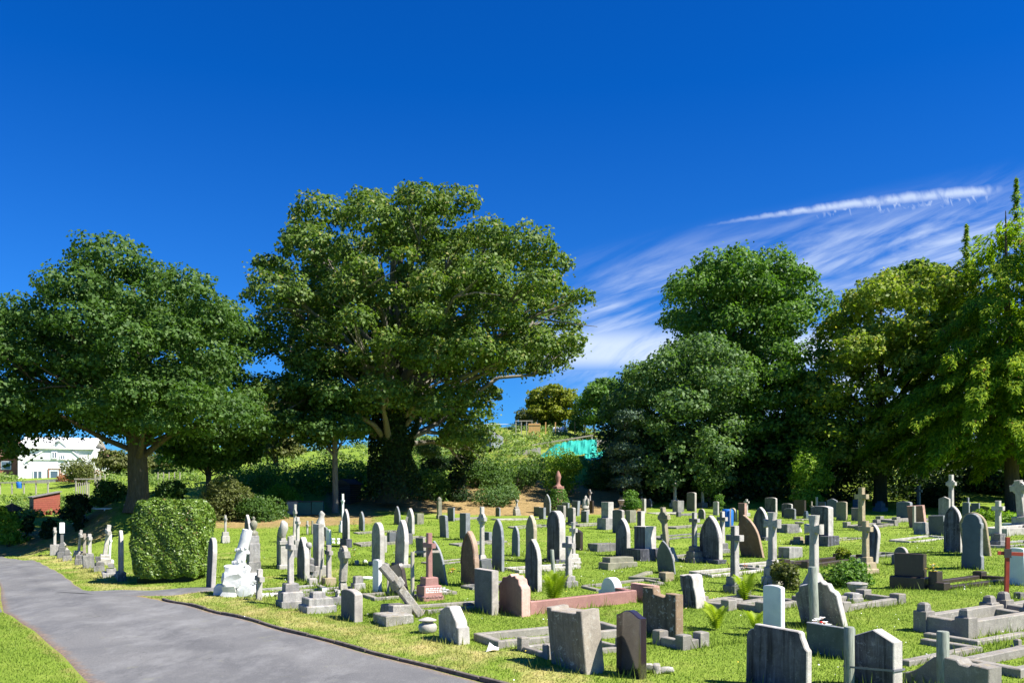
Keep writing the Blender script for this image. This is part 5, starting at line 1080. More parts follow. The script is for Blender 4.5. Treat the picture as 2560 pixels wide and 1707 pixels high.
C(1806, 1868, 1314, 1482, 47, "weathered_stone", "tall dark cross on two blocks with orange flowers at its sides", steps=((1, .12), (.72, .12)), shaft=.19, t=.19)
flowers(1823, 1424, 10, ["petal_orange"], "orange flowers left of the tall dark cross", 5, .2); flowers(1862, 1424, 14, ["petal_orange"], "orange flowers right of the tall dark cross", 7, .24)
H(1853, 1912, 1284, 1391, 'gothic', "brown_sandstone", "reddish-brown pointed slab leaning strongly to the left", t=.09, lean=-12)
H(1883, 1923, 1267, 1349, 'gothic', "marbled_slate", "grey pointed stone behind the leaning reddish slab", t=.14, plinth=(.12, 1.1))
C(1902, 1960, 1280, 1463, 46, "pale_stone", "pale round-armed cross with ivy at its stepped foot", steps=((1, .12), (.78, .13), (.55, .1)), shaft=.21, t=.2, flare=.035)
H(1912, 1944, 1243, 1279, 'camber', "marbled_slate", "white-stained round-topped stone raised at the back", t=.15)
H(1846, 1868, 1257, 1304, 'flat', "pink_granite_dull", "dull pinkish pillar stone with a cross behind it", t=.16)
C(1857, 1876, 1247, 1290, 15, "pale_stone", "small pale cross just behind the pinkish pillar stone", steps=((1, .2),))
g = G(1823, 1317); root = empty("blue_barrel", g + Vector((0, .3, 0)), 0, "blue plastic water barrel with a wooden strut", "barrel"); shade(MB().lathe([(.23, -.02), (.27, .1), (.27, .75), (.22, .82), (.2, .83)], 16).build("drum", "blue_plastic", root), 50); MB().box(.02, .08, -.34, -.3, 0, .85, .004).build("strut", "weathered_wood", root)
H(1783, 1798, 1253, 1287, 'camber', "pale_stone", "pale narrow rounded stone left of the blue barrel", w=.4, t=.12)
H(1717, 1742, 1230, 1277, 'camber', "dark_granite", "tall squared grey-green slab against the wood", t=.16)
C(1745, 1768, 1212, 1268, 16, "grey_limestone", "small grey cross on dark plinth against the wood", steps=((1, .22),), smin=.5, basemat="dark_granite")
C(1673, 1702, 1200, 1268, 17, "pale_stone", "tallest pale cross at the back before the dark wood", steps=((1, .16), (.7, .12)), shaft=.2)
B(1681, 1710, 1251, 1280, "grey_limestone", "grey box stone in front of the tallest back cross", ((1, 1),))
H(1592, 1606, 1214, 1256, 'gothic', "slate", "shadowed slate with pointed top beside the ivy bush", t=.2, w=.55)
H(1602, 1616, 1246, 1282, 'flat', "pale_stone", "pale square post-like stone below the ivy bush", w=.35, t=.16)
H(1745, 1764, 1271, 1297, 'round', "dark_granite", "small dark arched stone right of the squared slab", t=.1)
H(1614, 1631, 1246, 1266, 'round', "slate", "half-sunk arched slate near the wood", t=.1)
H(1707, 1768, 1435, 1519, 'ragged', "marbled_slate", "rugged broken grey stone with stepped edges", t=.28, rough=.02, lean=-3)
H(1820, 1845, 1269, 1304, 'round', "olive_stone", "ivy-grown rounded stone behind the blue barrel", t=.16)
K(1692, 1322, .8, 2.5, .15, "concrete", "grey kerb behind the leaning wheel cross", t=.14)
K(1660, 1350, .8, 2.9, .15, "weathered_stone", "long kerb passing behind the dark stepped crosses", t=.14, posts=.3)
K(1908, 1528, .75, 1.0, .2, "concrete", "pale kerb with square corners right of the rugged stone", t=.16, posts=.24)
K(1822, 1524, .8, 1.2, .2, "concrete", "pale kerb ending left of the white war-grave stone", t=.16, posts=.26)
K(1680, 1402, .8, 1.2, .12, "concrete", "kerb joining the dark pedestal and the greenish slab", t=.14)
# --- right half
C(1998, 2072, 1287, 1485, 51, "pale_stone", "big pale wheel-armed cross with sloping base behind the leaning slab", steps=((1, .13), (.82, .14)), cone=True, flare=.04, shaft=.22, t=.22)
H(2028, 2086, 1264, 1361, 'camber', "marbled_slate", "tall dark stone with lit pale side and stepped plinth", t=.26, plinth=(.32, 1.3))
C(2133, 2175, 1218, 1325, 38, "yellow_sandstone", "tall yellow sandstone cross against the dark wood", steps=((.9, .1),), shaft=.25, t=.24, za=.70)
C(2129, 2199, 1301, 1434, 40, "yellow_sandstone", "nearer yellowish cross on two wide pale steps", steps=((1, .1), (.8, .12), (.55, .1)), shaft=.18, t=.19)
H(2161, 2198, 1310, 1407, 'gothic', "streaked_slate", "dark pointed stone leaning right behind the yellowish cross", t=.12, lean=5)
H(2067, 2095, 1246, 1292, 'ogee', "blue_slate", "bluish ogee-topped stone standing in shade", t=.1)
H(2091, 2120, 1253, 1301, 'camber', "olive_stone", "olive-brown rounded stone right of the bluish one", t=.12)
H(1981, 2000, 1230, 1272, 'flat', "pink_granite_dull", "tall purplish flat slab at the wood's edge", t=.1)
H(1985, 2016, 1250, 1289, 'flat', "brown_black_granite", "dark brown slab in front of the purplish one", t=.14)
H(1954, 1983, 1258, 1293, 'camber', "streaked_slate", "streaked dark stone, left of a pair near the wood", t=.12)
H(1959, 1991, 1270, 1296, 'camber', "slate", "lower dark stone overlapping the streaked one", t=.12)
PO(2039, 2045, 1242, 1284, "weathered_wood", "thin pale stake above the tall dark stone")
C(2022, 2036, 1253, 1290, 10, "buff_stone", "small buff cross left of the thin pale stake", steps=())
H(2128, 2150, 1269, 1302, 'flat', "dark_granite", "low grey flat slab below the tall sandstone cross", t=.06)
H(2132, 2148, 1248, 1277, 'flat', "blue_slate", "small blue-grey slab behind the sandstone cross", t=.1)
B(2181, 2220, 1252, 1278, "blue_slate", "bluish stepped tomb in the wood's shade", ((1, .4), (.65, .4), (.4, .2)), name="tomb", cat="tomb")
H(2242, 2283, 1253, 1297, 'camber', "blue_slate", "wide blue-grey slab in shade at the back", t=.2)
C(2286, 2308, 1213, 1275, 20, "slate", "shaded grey-blue cross before the dark wood", steps=((.8, .1),), shaft=.2)
B(1941, 1998, 1310, 1332, "weathered_stone", "long low chest block beside a small stone urn", ((1, 1),), depth=1.2, name="ledger_stone", cat="ledger stone", grp=KG)
g = G(1998, 1329); root = empty("stone_urn", g, 0, "small stone urn on a stem by the low chest block", "urn"); shade(MB().lathe([(.12, -.02), (.1, .1), (.05, .18), (.06, .28), (.18, .36), (.2, .42), (.12, .43)], 14).build("urn", "pale_stone", root), 50)
B(1974, 2018, 1341, 1358, "yellow_sandstone", "low orange-topped two-step block in the grass", ((1, .5), (.6, .5)), grp=KG)
B(1945, 2007, 1367, 1394, "grey_limestone", "coffin-like grey block with orange lichen on top", ((1, 1),), depth=1.3, grp=KG, name="ledger_stone", cat="ledger stone")
K(2018, 1420, .8, 2.2, .2, "brown_black_granite", "black granite kerb behind the big pale cross", t=.16, posts=.24)
H(2003, 2122, 1447, 1562, 'serpentine', "weathered_stone", "broad worn slab leaning left behind a wooden post", t=.12, lean=-13)
PO(2025, 2048, 1416, 1568, "green_wood", "thick mossy wooden post in front of the worn leaning slab", lean=-2)
bush("ivy bush growing over a grave right of the pale cross", 2055, 2170, 1390, 1466, G(2110, 1466).y + .4, "leaf_mid", 6500, .075, seed=201, name="ivy_bush", cat="ivy bush", npuff=12)
bush("pale ivy climbing the steps of the round-armed cross", 1925, 1996, 1405, 1472, G(1960, 1472).y + .1, "leaf_olive", 3000, .07, seed=202, name="ivy_bush", cat="ivy bush")
bush("small reddish-green rose bush beside the yellowish cross", 2090, 2128, 1368, 1405, G(2110, 1405).y, "leaf_gold", 1200, .07, seed=203, name="rose_bush")
g = G(2143, 1489); root = empty("stone_urn", g, 0, "wide grey bowl urn at the end of a kerb", "urn"); shade(MB().lathe([(.13, -.02), (.08, .05), (.16, .12), (.20, .2), (.2, .25), (.22, .26), (.2, .28), (.14, .29)], 18).build("bowl", "grey_limestone", root), 50)
K(2107, 1528, .8, 1.6, .2, "concrete", "weathered kerb running right from the leaning slab", t=.16, posts=.24)
B(2100, 2160, 1482, 1505, "grey_limestone", "stepped grey blocks below the bowl urn", ((1, .5), (.7, .5)), grp=KG)
H(1906, 1966, 1462, 1590, 'camber', "white_stone", "clean white war-grave headstone in the right foreground", w=.40, t=.09)
flowers(2052, 1574, 50, ["petal_white", "petal_red", "petal_white", "petal_white"], "red and white artificial flowers in front of the leaning slab", 26, .13)
H(2229, 2280, 1366, 1411, 'dome_shoulder', "dark_granite", "small dark domed stone behind the big black memorial", t=.1)
H(2240, 2318, 1383, 1470, 'flat', "brown_black_granite", "black granite memorial with side wing and wide base", t=.17, plinth=(.26, 1.18), rz=TH + R(12))
K(2356, 1474, .8, 2.6, .13, "brown_black_granite", "low black kerb running right from the black memorial", t=.16, posts=.2)
g = G(2333, 1470); root = empty("flower_vase", g + Vector((0, -.1, 0)), TH, "square black vase holding yellow flowers beside the memorial", "vase"); MB().box(-.1, .1, -.1, .1, .08, .38, .01).box(-.12, .12, -.12, .12, -.05, .085, .01).build("vase", "brown_black_granite", root)
flowers(2334, 1432, 28, ["petal_yellow", "petal_yellow", "petal_white", "petal_yellow", "petal_blue"], "yellow artificial flowers standing in the black vase", 14, .14, Y=g.y - .1)
H(2274, 2320, 1263, 1318, 'flat', "pink_granite_dull", "pale-edged framed slab leaning left on a stone base", t=.16, lean=-7)
B(2284, 2328, 1305, 1336, "grey_limestone", "square stone base under the framed leaning slab", ((1, 1),))
PO(2282, 2289, 1264, 1325, "weathered_wood", "thin white-tipped post before the framed leaning slab", round_=False)
H(2323, 2366, 1288, 1338, 'flat', "slate", "plain rectangular slate left of the streaked pointed pair", t=.1, lean=-3)
H(2347, 2378, 1241, 1302, 'peak', "grey_limestone", "pointed grey stone under the tall wheel cross", t=.14)
C(2362, 2394, 1186, 1300, 29, "pale_stone", "tall slender wheel cross against the dark wood", steps=((.8, .15),), ring=True, shaft=.16, t=.16, za=.72)
H(2360, 2409, 1263, 1380, 'gothic_shoulder', "marbled_slate", "tall streaked pointed headstone with yellow stain", t=.12, frame=True)
H(2409, 2481, 1279, 1386, 'round', "yellow_sandstone", "sandy round-topped stone leaning left behind the big slate", t=.1, lean=-8)
H(2404, 2463, 1283, 1421, 'flared', "blue_slate", "big dark blue slate headstone with shouldered round top", t=.12)
C(2471, 2520, 1251, 1367, 35, "pale_stone", "pale cross on dark stepped base near the right edge", steps=((1, .14), (.8, .15)), basemat="weathered_stone", shaft=.19, t=.19)
C(2518, 2600, 1199, 1325, 50, "pale_stone", "tall carved wheel cross leaning left at the right edge", steps=((1, .14), (.7, .14)), ring=True, lean=-6, shaft=.24, t=.2)
H(2406, 2426, 1255, 1292, 'camber', "blue_slate", "shaded bluish slab left of its small cross", t=.1)
C(2412, 2428, 1243, 1290, 14, "slate", "small shaded cross between two bluish slabs", steps=())
H(2428, 2451, 1257, 1290, 'flat', "blue_slate", "shaded bluish flat slab right of the small cross", t=.1)
g = G(2522, 1323); root = empty("white_pot", g, 0, "white planting pot near the right-hand wheel cross", "pot"); shade(MB().lathe([(.16, 0), (.24, .16), (.25, .25), (.2, .26)], 14).build("pot", "white_stone", root), 50)
K(2515, 1340, .8, 2.4, .28, "pale_stone", "raised pale kerb below the right-hand wheel cross", t=.18)
K(2510, 1370, .8, 2.4, .16, "grey_limestone", "grey kerb running off the right edge below the pale cross", t=.16)
K(2240, 1306, .9, 3.0, .22, "concrete", "worn kerb and tumbled blocks behind the yellow crosses", t=.2, posts=.34)
K(2160, 1322, .9, 2.0, .2, "concrete", "pale low kerb left of the tumbled blocks", t=.18, posts=.32)
K(2280, 1356, .9, 2.2, .1, "pale_stone", "flush pale kerb left of the tall streaked stone", t=.12, corners=False)
# red wooden cross
g = G(2515, 1529); s_ = g.y / F; root = empty("wooden_cross", g, R(-8), "thin red painted wooden cross at the right edge", "cross", None, lean=0)
MB().box(-4.3 * s_, 4.3 * s_, -.035, .035, -.15, 187 * s_, .004).xf(Matrix.Rotation(R(1.2), 4, 'Y')).build("upright", "red_paint", root)
MB().box(-30 * s_, 30 * s_, -.06, -.036, 142 * s_, 151 * s_, .003).xf(Matrix.Rotation(R(3), 4, 'Y')).build("cross_bar", "red_paint", root); MB().box(-8 * s_, 9 * s_, -.075, -.062, 136 * s_, 158 * s_, .003).build("plaque", "dark_felt", root)
H(2522, 2568, 1368, 1462, 'camber', "white_stone", "white war-grave stone tilted left at the right edge", w=.40, t=.08, lean=-3)
flowers(2530, 1520, 58, ["petal_white", "petal_pink", "petal_white", "petal_pink", "petal_white"], "pink and white artificial flowers by the red cross", 30, .1)
K(2415, 1594, .72, 2.2, .26, "concrete", "concrete kerb with two peaked corner posts, right foreground", t=.17, posts=.46, peak=True)
K(2575, 1562, .7, 1.8, .2, "concrete", "kerb with peaked post leaving the right edge", t=.17, posts=.40, peak=True)
B(2533, 2562, 1480, 1497, "weathered_stone", "small dark kerb stones at the right edge", ((1, 1),), grp=KG)
# --- right foreground
H(1862, 2029, 1568, 1722, 'clipped', "streaked_slate", "largest streaked slate headstone with clipped corners, front row", t=.09, lean=1, rough=.003)
H(2015, 2140, 1563, 1640, 'flat', "green_slate", "greenish flat slab standing behind the big streaked slate", t=.07)
H(2132, 2262, 1573, 1722, 'peak', "marbled_slate", "peaked black-stained headstone strapped to a wooden post", t=.17)
g = G(2123, 1722); r_ = 13 * g.y / F
rp = PO(2110, 2136, 1566, 1722, "green_wood", "thick round post strapped to the peaked headstone")
g2 = G(2197, 1722); root = empty("strap", (0, 0, 0), 0, "dark band strapped round post and peaked headstone", "strap")
zb = CH + (HY - 1668) / F * (g.y); a0 = Vector((g.x - r_ * 1.25, g.y, 0)); 
wq = width_of(2197, 130, g2.y, .17); cq, sq = math.cos(TH), math.sin(TH)
def corner(lx, ly): return Vector((g2.x + cq * lx - sq * ly, g2.y + .06 + sq * lx + cq * ly, 0))
loop = [corner(wq / 2 + .012, -.10), corner(wq / 2 + .012, .10), corner(-wq / 2 - .012, .10), Vector((g.x + .02, g.y + r_ * 1.1, 0)), Vector((g.x - r_ * 1.12, g.y, 0)), Vector((g.x, g.y - r_ * 1.12, 0))]
v = []; n = len(loop)
cen = sum(loop, Vector()) / n
for p in loop:
    zz = zb + .02; o_ = (p - cen).normalized() * .004; v += [(p.x, p.y, zz - .012), (p.x + o_.x, p.y + o_.y, zz - .012), (p.x + o_.x, p.y + o_.y, zz + .012), (p.x, p.y, zz + .012)]
mesh_obj("band", v, [[i * 4 + j, ((i + 1) % n) * 4 + j, ((i + 1) % n) * 4 + (j + 1) % 4, i * 4 + (j + 1) % 4] for i in range(n) for j in range(4)], "band_strap", root)
PO(2342, 2372, 1577, 1722, "green_wood", "thick round post at the bottom right, before the scrolled stone")
H(2258, 2512, 1642, 1726, 'lopsided', "concrete", "wide scroll-shouldered stone cut off by the picture's bottom edge", t=.26, rough=.004)
K(2440, 1610, .75, 1.2, .12, "concrete", "pale kerb between strapped stone and right post", t=.14, only=("front", "right"))
K(2270, 1662, .75, 1.5, .14, "concrete", "low kerb right behind the strapped stone", t=.14, only=("right", "back"))
K(2545, 1690, .7, 1.4, .2, "concrete", "kerb beside the scrolled stone at the right bottom corner", t=.16)
B(2525, 2562, 1597, 1622, "concrete", "pointed concrete block in the weeds near the right edge", ((1, .4), (.6, .6)), grp=KG)

# extra low kerbs in the turf of the back rows
KX = [(620, 1490, "grey_limestone", "low kerb right of the small weathered cross"), (960, 1352, "concrete", "grey kerb behind the tall bright-edged stone"), (905, 1366, "concrete", "thin kerb line in front of the pointed plinth slab"), (900, 1335, "concrete", "kerb beside the yellow daffodil-like flowers"),
      (1150, 1365, "concrete", "kerb below the ivy-footed slate"), (1245, 1300, "pale_stone", "pale kerb by the tall wheel cross at the back"), (1085, 1412, "concrete", "kerb line behind the leaning greenish slab"),
      (1190, 1475, "weathered_stone", "sunken kerb behind the rectangular granite slab"), (1300, 1432, "pale_stone", "pale kerb between the tall slate and the gothic slab"), (1500, 1478, "concrete", "kerb behind the white domed stone"), (1780, 1442, "pale_stone", "flush pale kerb left of the tall dark cross"),
      (1890, 1420, "pale_stone", "pale kerb piece beside the round-armed cross"), (2070, 1355, "concrete", "kerb running right from the stepped plinth stone"), (1290, 1322, "concrete", "kerb behind the small blue slate"), (1140, 1300, "concrete", "kerb in front of the dark square slab"),
      (700, 1492, "concrete", "kerb between small cross and big stepped cross"), (940, 1500, "concrete", "sunken kerb right of the short granite stone"), (1060, 1535, "concrete", "kerb in the grass behind the gable-topped stone"), (1640, 1285, "pale_stone", "pale kerb before the far white-edged stones"), (1860, 1325, "weathered_stone", "dark kerb left of the leaning reddish slab"),
      (2150, 1400, "weathered_stone", "dark kerb behind the ivy bush"), (2010, 1300, "concrete", "kerb below the dark brown slab"), (1700, 1288, "weathered_stone", "kerb with small dark block below the box stone")]
for i, (px, py, mt, lb) in enumerate(KX):
    K(px, py, .75, 1.9, .09 + .03 * (i % 3), mt, lb, t=.12, corners=(i % 2 == 0))

# --- ferns: arching fronds with paired leaflets
def fern(px, py, hpx, label, nf=9, mat="leaf_fern", seed=0):
    g = G(px, py); h = hpx * g.y / F * 1.15; rg = random.Random(seed); root = empty("fern", g, 0, label, "fern", "ferns among the graves")
    for k in range(nf):
        a = k * 6.283 / nf + rg.uniform(-.3, .3); L_ = h * rg.uniform(.85, 1.15); v = []; f = []; m = 18; d = Vector((math.cos(a), math.sin(a), 0)); sd = Vector((-d.y, d.x, 0)); out = rg.uniform(.25, .6)
        P = [d * (L_ * out * t_ ** 1.4) + Vector((0, 0, L_ * (t_ - .25 * t_ ** 3))) for t_ in [i / m for i in range(m + 1)]]
        for i in range(1, m):
            w = L_ * .24 * math.sin(math.pi * (i / m) ** .6) ** .8 + .004; tan = (P[i + 1] - P[i - 1]).normalized(); up = tan.cross(sd)
            for s2 in (-1, 1):
                b = len(v); q = P[i] + sd * s2 * w + tan * w * .35 - up * w * .1; v += [P[i] - tan * L_ * .018, q, P[i] + tan * L_ * .03]; f.append([b, b + 1, b + 2])
            b = len(v); v += [P[i - 1] - sd * .003, P[i - 1] + sd * .003, P[i] + sd * .003, P[i] - sd * .003]; f.append([b, b + 1, b + 2, b + 3])
        o = mesh_obj("frond", v, f, mat, root); at_ = o.data.attributes.new("rnd", 'FLOAT', 'POINT'); rv = rg.random(); at_.data.foreach_set("value", [rv] * len(v))
fern(1385, 1506, 80, "bright yellow-green fern behind the pink kerb", 14, seed=1); fern(1862, 1502, 72, "broad yellow-green fern beside the tall dark cross", 10, seed=2)
fern(1790, 1574, 72, "drying fern in the grass below the rugged stone", 12, seed=3); fern(1888, 1572, 55, "fern tucked left of the white war-grave stone", 8, seed=4)

# ------------------------------------------------------------------ grass blades
def make_grass():
    rg = np.random.RandomState(101)
    def scatter(n, y0, y1, xa=-450, xb=3050):
        Y = np.sqrt(rg.uniform(y0 ** 2, y1 ** 2, n)); px = rg.uniform(xa, xb, n); X = (px - CX) / F * Y
        k = ~on_paved(X, Y); return X[k], Y[k]
    X1, Y1 = scatter(170000, 9.5, 19); X2, Y2 = scatter(125000, 19, 30); X3, Y3 = scatter(60000, 30, 52)
    X = np.r_[X1, X2, X3]; Y = np.r_[Y1, Y2, Y3]
    wid = np.r_[np.full(len(X1), .009), np.full(len(X2), .014), np.full(len(X3), .024)]
    hgt = np.r_[np.full(len(X1), .036), np.full(len(X2), .038), np.full(len(X3), .045)] * rg.uniform(.5, 1.4, len(X))
    # long grass round the stones
    bx = []; by = []
    for o in list(COL.objects):
        if o.parent is None and o.get("category") in ("headstone", "cross", "grave kerb", "pedestal", "stone block", "ledger stone", "grave base", "post") and 9 < o.location.y < 48:
            w_ = .55 if o["category"] != "grave kerb" else 0
            m = int(150 * (1 if o.location.y < 24 else .45)); 
            if w_: bx.append(o.location.x + rg.normal(0, .28, m)); by.append(o.location.y - .05 + rg.normal(0, .24, m))
            else:
                q = rg.uniform(0, 1.8, m); bx.append(o.location.x + .87 * q + .1 + rg.normal(0, .05, m)); by.append(o.location.y + .5 * q - .12 + rg.normal(0, .05, m))
    bx = np.concatenate(bx); by = np.concatenate(by); k = ~on_paved(bx, by); bx = bx[k]; by = by[k]
    X = np.r_[X, bx]; Y = np.r_[Y, by]; wid = np.r_[wid, np.where(by < 20, .010, .016)]; hgt = np.r_[hgt, rg.gamma(3, .028, len(bx))]
    n = len(X); bl = bare_shade_at(X, Y) < .55; X, Y, wid, hgt = X[bl], Y[bl], wid[bl], hgt[bl]; n = len(X)
    Zz = zt(X, Y) - .008; a = rg.uniform(0, 6.28, n); l = hgt * rg.uniform(.1, .7, n); b = rg.uniform(0, 6.28, n)
    V = np.empty((n, 3, 3)); V[:, 0] = np.c_[X - np.cos(a) * wid, Y - np.sin(a) * wid, Zz]; V[:, 1] = np.c_[X + np.cos(a) * wid, Y + np.sin(a) * wid, Zz]
    V[:, 2] = np.c_[X + np.cos(b) * l, Y + np.sin(b) * l, Zz + hgt]
    d = dry_at(X, Y); o = np_mesh("grass", V.reshape(-1, 3), np.arange(n * 3).reshape(n, 3), "grass_blade", attrs={"dry": np.repeat(d, 3), "rnd": np.repeat(rg.uniform(0, 1, n), 3)})
    tag(o, "short mown grass with longer tufts round the graves", kind="stuff")
make_grass()
# daisies and buttercups in the turf
for nm, mt, n, sz, sd in (("daisies", "petal_white", 700, .016, 1), ("buttercups", "petal_yellow", 90, .018, 2)):
    rg = np.random.RandomState(sd); Y = np.sqrt(rg.uniform(11 ** 2, 34 ** 2, n)); X = (rg.uniform(500, 2560, n) - CX) / F * Y; k = ~on_paved(X, Y) & (np.sin(X * 1.1) * np.sin(Y * .9 + 1) > -.1); X = X[k]; Y = Y[k]
    P = np.c_[X, Y, zt(X, Y) + .055]; o = leaves(nm, P, np.tile([0, -.3, 1.0], (len(P), 1)), sz * 1.6, mt, seed=sd, aspect=1, fold=0.05, jitter=.2); tag(o, ("white daisies" if sd == 1 else "yellow buttercups") + " dotted through the mown grass", kind="stuff")

# ------------------------------------------------------------------ allotments and houses behind
AG = "things on the allotment slope"
# white house
Y = 92; s = Y / F; g0 = PT(129, 1197, Y); root = empty("white_house", (g0.x, Y + 3.5, Z(g0.x, Y) - .3), R(14), "white rendered gabled house behind the left tree", "house")
root.location.x -= .6; zb = g0.z - root.location.z - .3
def hx(px): return (px - 129) * s
W2 = 86 * s; e = 88 * s; rdg = 102 * s
MB().box(-W2, W2, -3, 3.5, -1, zb + e, .02).build("wall", "white_render", root)
mb = MB().prism([(-60 * s, zb + 55 * s), (10 * s + 52 * s, zb + 55 * s), (9 * s, zb + rdg)], -3.08, 3.0, .01); mb.build("gable_wall", "white_render", root)
def roofslope(x0, z0, x1, z1, y0, y1, nm="roof_slope", mt="white_render"):
    mesh_obj(nm, [(x0, y0, z0), (x1, y0, z1), (x1, y1, z1), (x0, y1, z0), (x0, y0, z0 + .14), (x1, y0, z1 + .14), (x1, y1, z1 + .14), (x0, y1, z0 + .14)], [[3, 2, 1, 0], [4, 5, 6, 7], [0, 1, 5, 4], [1, 2, 6, 5], [2, 3, 7, 6], [3, 0, 4, 7]], mt, root)
roofslope(-66 * s, zb + 50 * s, 9 * s, zb + rdg + .03, -3.16, 3.2); roofslope(9 * s, zb + rdg + .03, 68 * s, zb + 50 * s, -3.16, 3.2)
mesh_obj("roof_slope", [(-W2 - .2, -3.3, zb + e - .2), (W2 + .2, -3.3, zb + e - .2), (W2 + .2, .2, zb + e + 1.2), (-W2 - .2, .2, zb + e + 1.2)], [[0, 1, 2, 3]], "white_tile", root)
mesh_obj("roof_slope", [(-W2 - .2, 3.7, zb + e - .2), (W2 + .2, 3.7, zb + e - .2), (W2 + .2, .2, zb + e + 1.2), (-W2 - .2, .2, zb + e + 1.2)], [[3, 2, 1, 0]], "white_tile", root)
def window(x0, x1, y0, y1, yf, mull=1, nm="window"):
    a, b, c, d = hx(x0), hx(x1), zb + (1197 - y1) * s, zb + (1197 - y0) * s
    fr = MB(); w = .09
    fr.box(a, b, yf - .06, yf + .02, c, c + w, .005).box(a, b, yf - .06, yf + .02, d - w, d, .005).box(a, a + w, yf - .06, yf + .02, c + w, d - w, .005).box(b - w, b, yf - .06, yf + .02, c + w, d - w, .005)
    for k in range(mull): x = a + (b - a) * (k + 1) / (mull + 1); fr.box(x - .05, x + .05, yf - .06, yf + .02, c + w, d - w, .005)
    wn_ = fr.build(nm, "white_upvc", root); MB().box(a + .05, b - .05, yf - .03, yf - .02, c + .05, d - .05, .001).build("pane", "window_glass", wn_)
window(77, 99, 1169, 1191, -3.02); window(152, 165, 1170, 1188, -3.02); window(120, 133, 1121, 1139, -3.10); window(139, 152, 1129, 1141, -3.10)
window(115, 136, 1168, 1191, -3.02, 0, "door"); mb = MB(); mb.box(hx(112), hx(113.4), -3.1, -3.0, zb + 5 * s, zb + 33 * s, .01).box(hx(138), hx(139.4), -3.1, -3.0, zb + 5 * s, zb + 33 * s, .01).box(hx(112), hx(139.4), -3.1, -3.0, zb + 33 * s, zb + 34.4 * s, .01); mb.build("door_surround", "brick", root)
MB().box(8 * s, 11 * s, -3.4, -2.8, zb + rdg, zb + rdg + .5, .02).build("finial", "white_stone", root)
# house at the left edge, with brick chimney, and one with red roof to the right
def small_house(px, Y, w, h, label, wall, roof, rh=1.8, base=None, ch=True):
    x = (px - CX) / F * Y; z = (Z(x, Y) if base is None else base); root = empty("house", (x, Y, z), R(10), label, "house")
    MB().box(-w / 2, w / 2, -2.5, 2.5, -.5, h, .02).build("wall", wall, root)
    mb = MB().prism([(-w / 2 - .3, h - .1), (w / 2 + .3, h - .1), (w / 2 - .9, h + rh), (-w / 2 + .9, h + rh)], -2.8, 2.8, .02); mb.build("roof", roof, root)
    for k in (-1, 1):
        f = MB().box(k * w / 4 - .5, k * w / 4 + .5, -2.56, -2.48, h * .35, h * .75, .01).build("window", "white_upvc", root); MB().box(k * w / 4 - .42, k * w / 4 + .42, -2.59, -2.57, h * .38, h * .72, .001).build("pane", "window_glass", f)
    if ch: MB().box(-w / 4 - .3, -w / 4 + .3, -.3, .3, h + rh * .6, h + rh + 1.0, .02).build("chimney", "brick", root)
small_house(10, 96, 4.5, 2.3, "brick-chimneyed house behind the far-left tree", "brick", "roof_tile")
small_house(245, 100, 4.5, 1.3, "low red-roofed house right of the white house", "white_render", "roof_tile", 1.2, ch=False)
small_house(1160, 128, 5.5, 1.2, "white gabled house with red chimney on the hill crest", "white_render", "roof_tile", 1.2, base=Z(-7, 128) - 1.0)
# sheds
def shed(px, py, Y, w, d, h, label, wall, roof, rz=0, skill=True, side=None):
    x = (px - CX) / F * Y; z = min(CH + (HY - py) / F * Y, 99); z = Z(x, Y) if abs(z - Z(x, Y)) < .5 else z; root = empty("garden_shed", (x, Y, z), rz, label, "shed", "sheds on the allotments")
    n = 9; bh = h / n
    for k in range(n):   # overlapping boards
        MB().box(-w / 2, w / 2, -d / 2, d / 2, k * bh - (.5 if k == 0 else 0), (k + 1) * bh - .012, .012).build("board", wall, root)
    if side: MB().box(-w / 2 - .015, -w / 2 - .002, -d / 2 + .02, d / 2 - .02, 0, h - .02, .003).build("shaded_side", side, root)  # brown sheet over the left face, its shade put into the colour
    if skill: mb = MB().add([(-w / 2 - .1, -d / 2 - .1, h), (w / 2 + .1, -d / 2 - .1, h + .38), (w / 2 + .1, d / 2 + .1, h + .38), (-w / 2 - .1, d / 2 + .1, h), (-w / 2 - .1, -d / 2 - .1, h + .06), (w / 2 + .1, -d / 2 - .1, h + .44), (w / 2 + .1, d / 2 + .1, h + .44), (-w / 2 - .1, d / 2 + .1, h + .06)], [[3, 2, 1, 0], [4, 5, 6, 7], [0, 1, 5, 4], [1, 2, 6, 5], [2, 3, 7, 6], [3, 0, 4, 7]])
    else: mb = MB().prism([(-w / 2 - .12, h - .02), (w / 2 + .12, h - .02), (0, h + w * .28)], -d / 2 - .12, d / 2 + .12, .01)
    mb.build("roof", roof, root)
    if skill: MB().add([(-w / 2, -d / 2 + .01, h - .02), (w / 2, -d / 2 + .01, h - .02), (w / 2, -d / 2 + .01, h + .37), (-w / 2, d / 2 - .01, h - .02), (w / 2, d / 2 - .01, h - .02), (w / 2, d / 2 - .01, h + .37)], [[0, 1, 2], [5, 4, 3]]).build("top_boards", wall, root)
    return root
shed(112, 1286, 58, 1.55, 1.5, 1.1, "small red-painted shed with sloping felt roof", "red_cladding", "felt_roof", R(38), side="brown_cladding")
shed(30, 1278, 56, 1.7, 1.6, .45, "low dark-roofed shed at the far left", "black_cladding", "dark_felt", R(30), False)
shed(870, 1252, 59, 1.25, 1.3, 1.2, "small black shed under the big sycamore", "black_cladding", "dark_felt", R(-25), False)
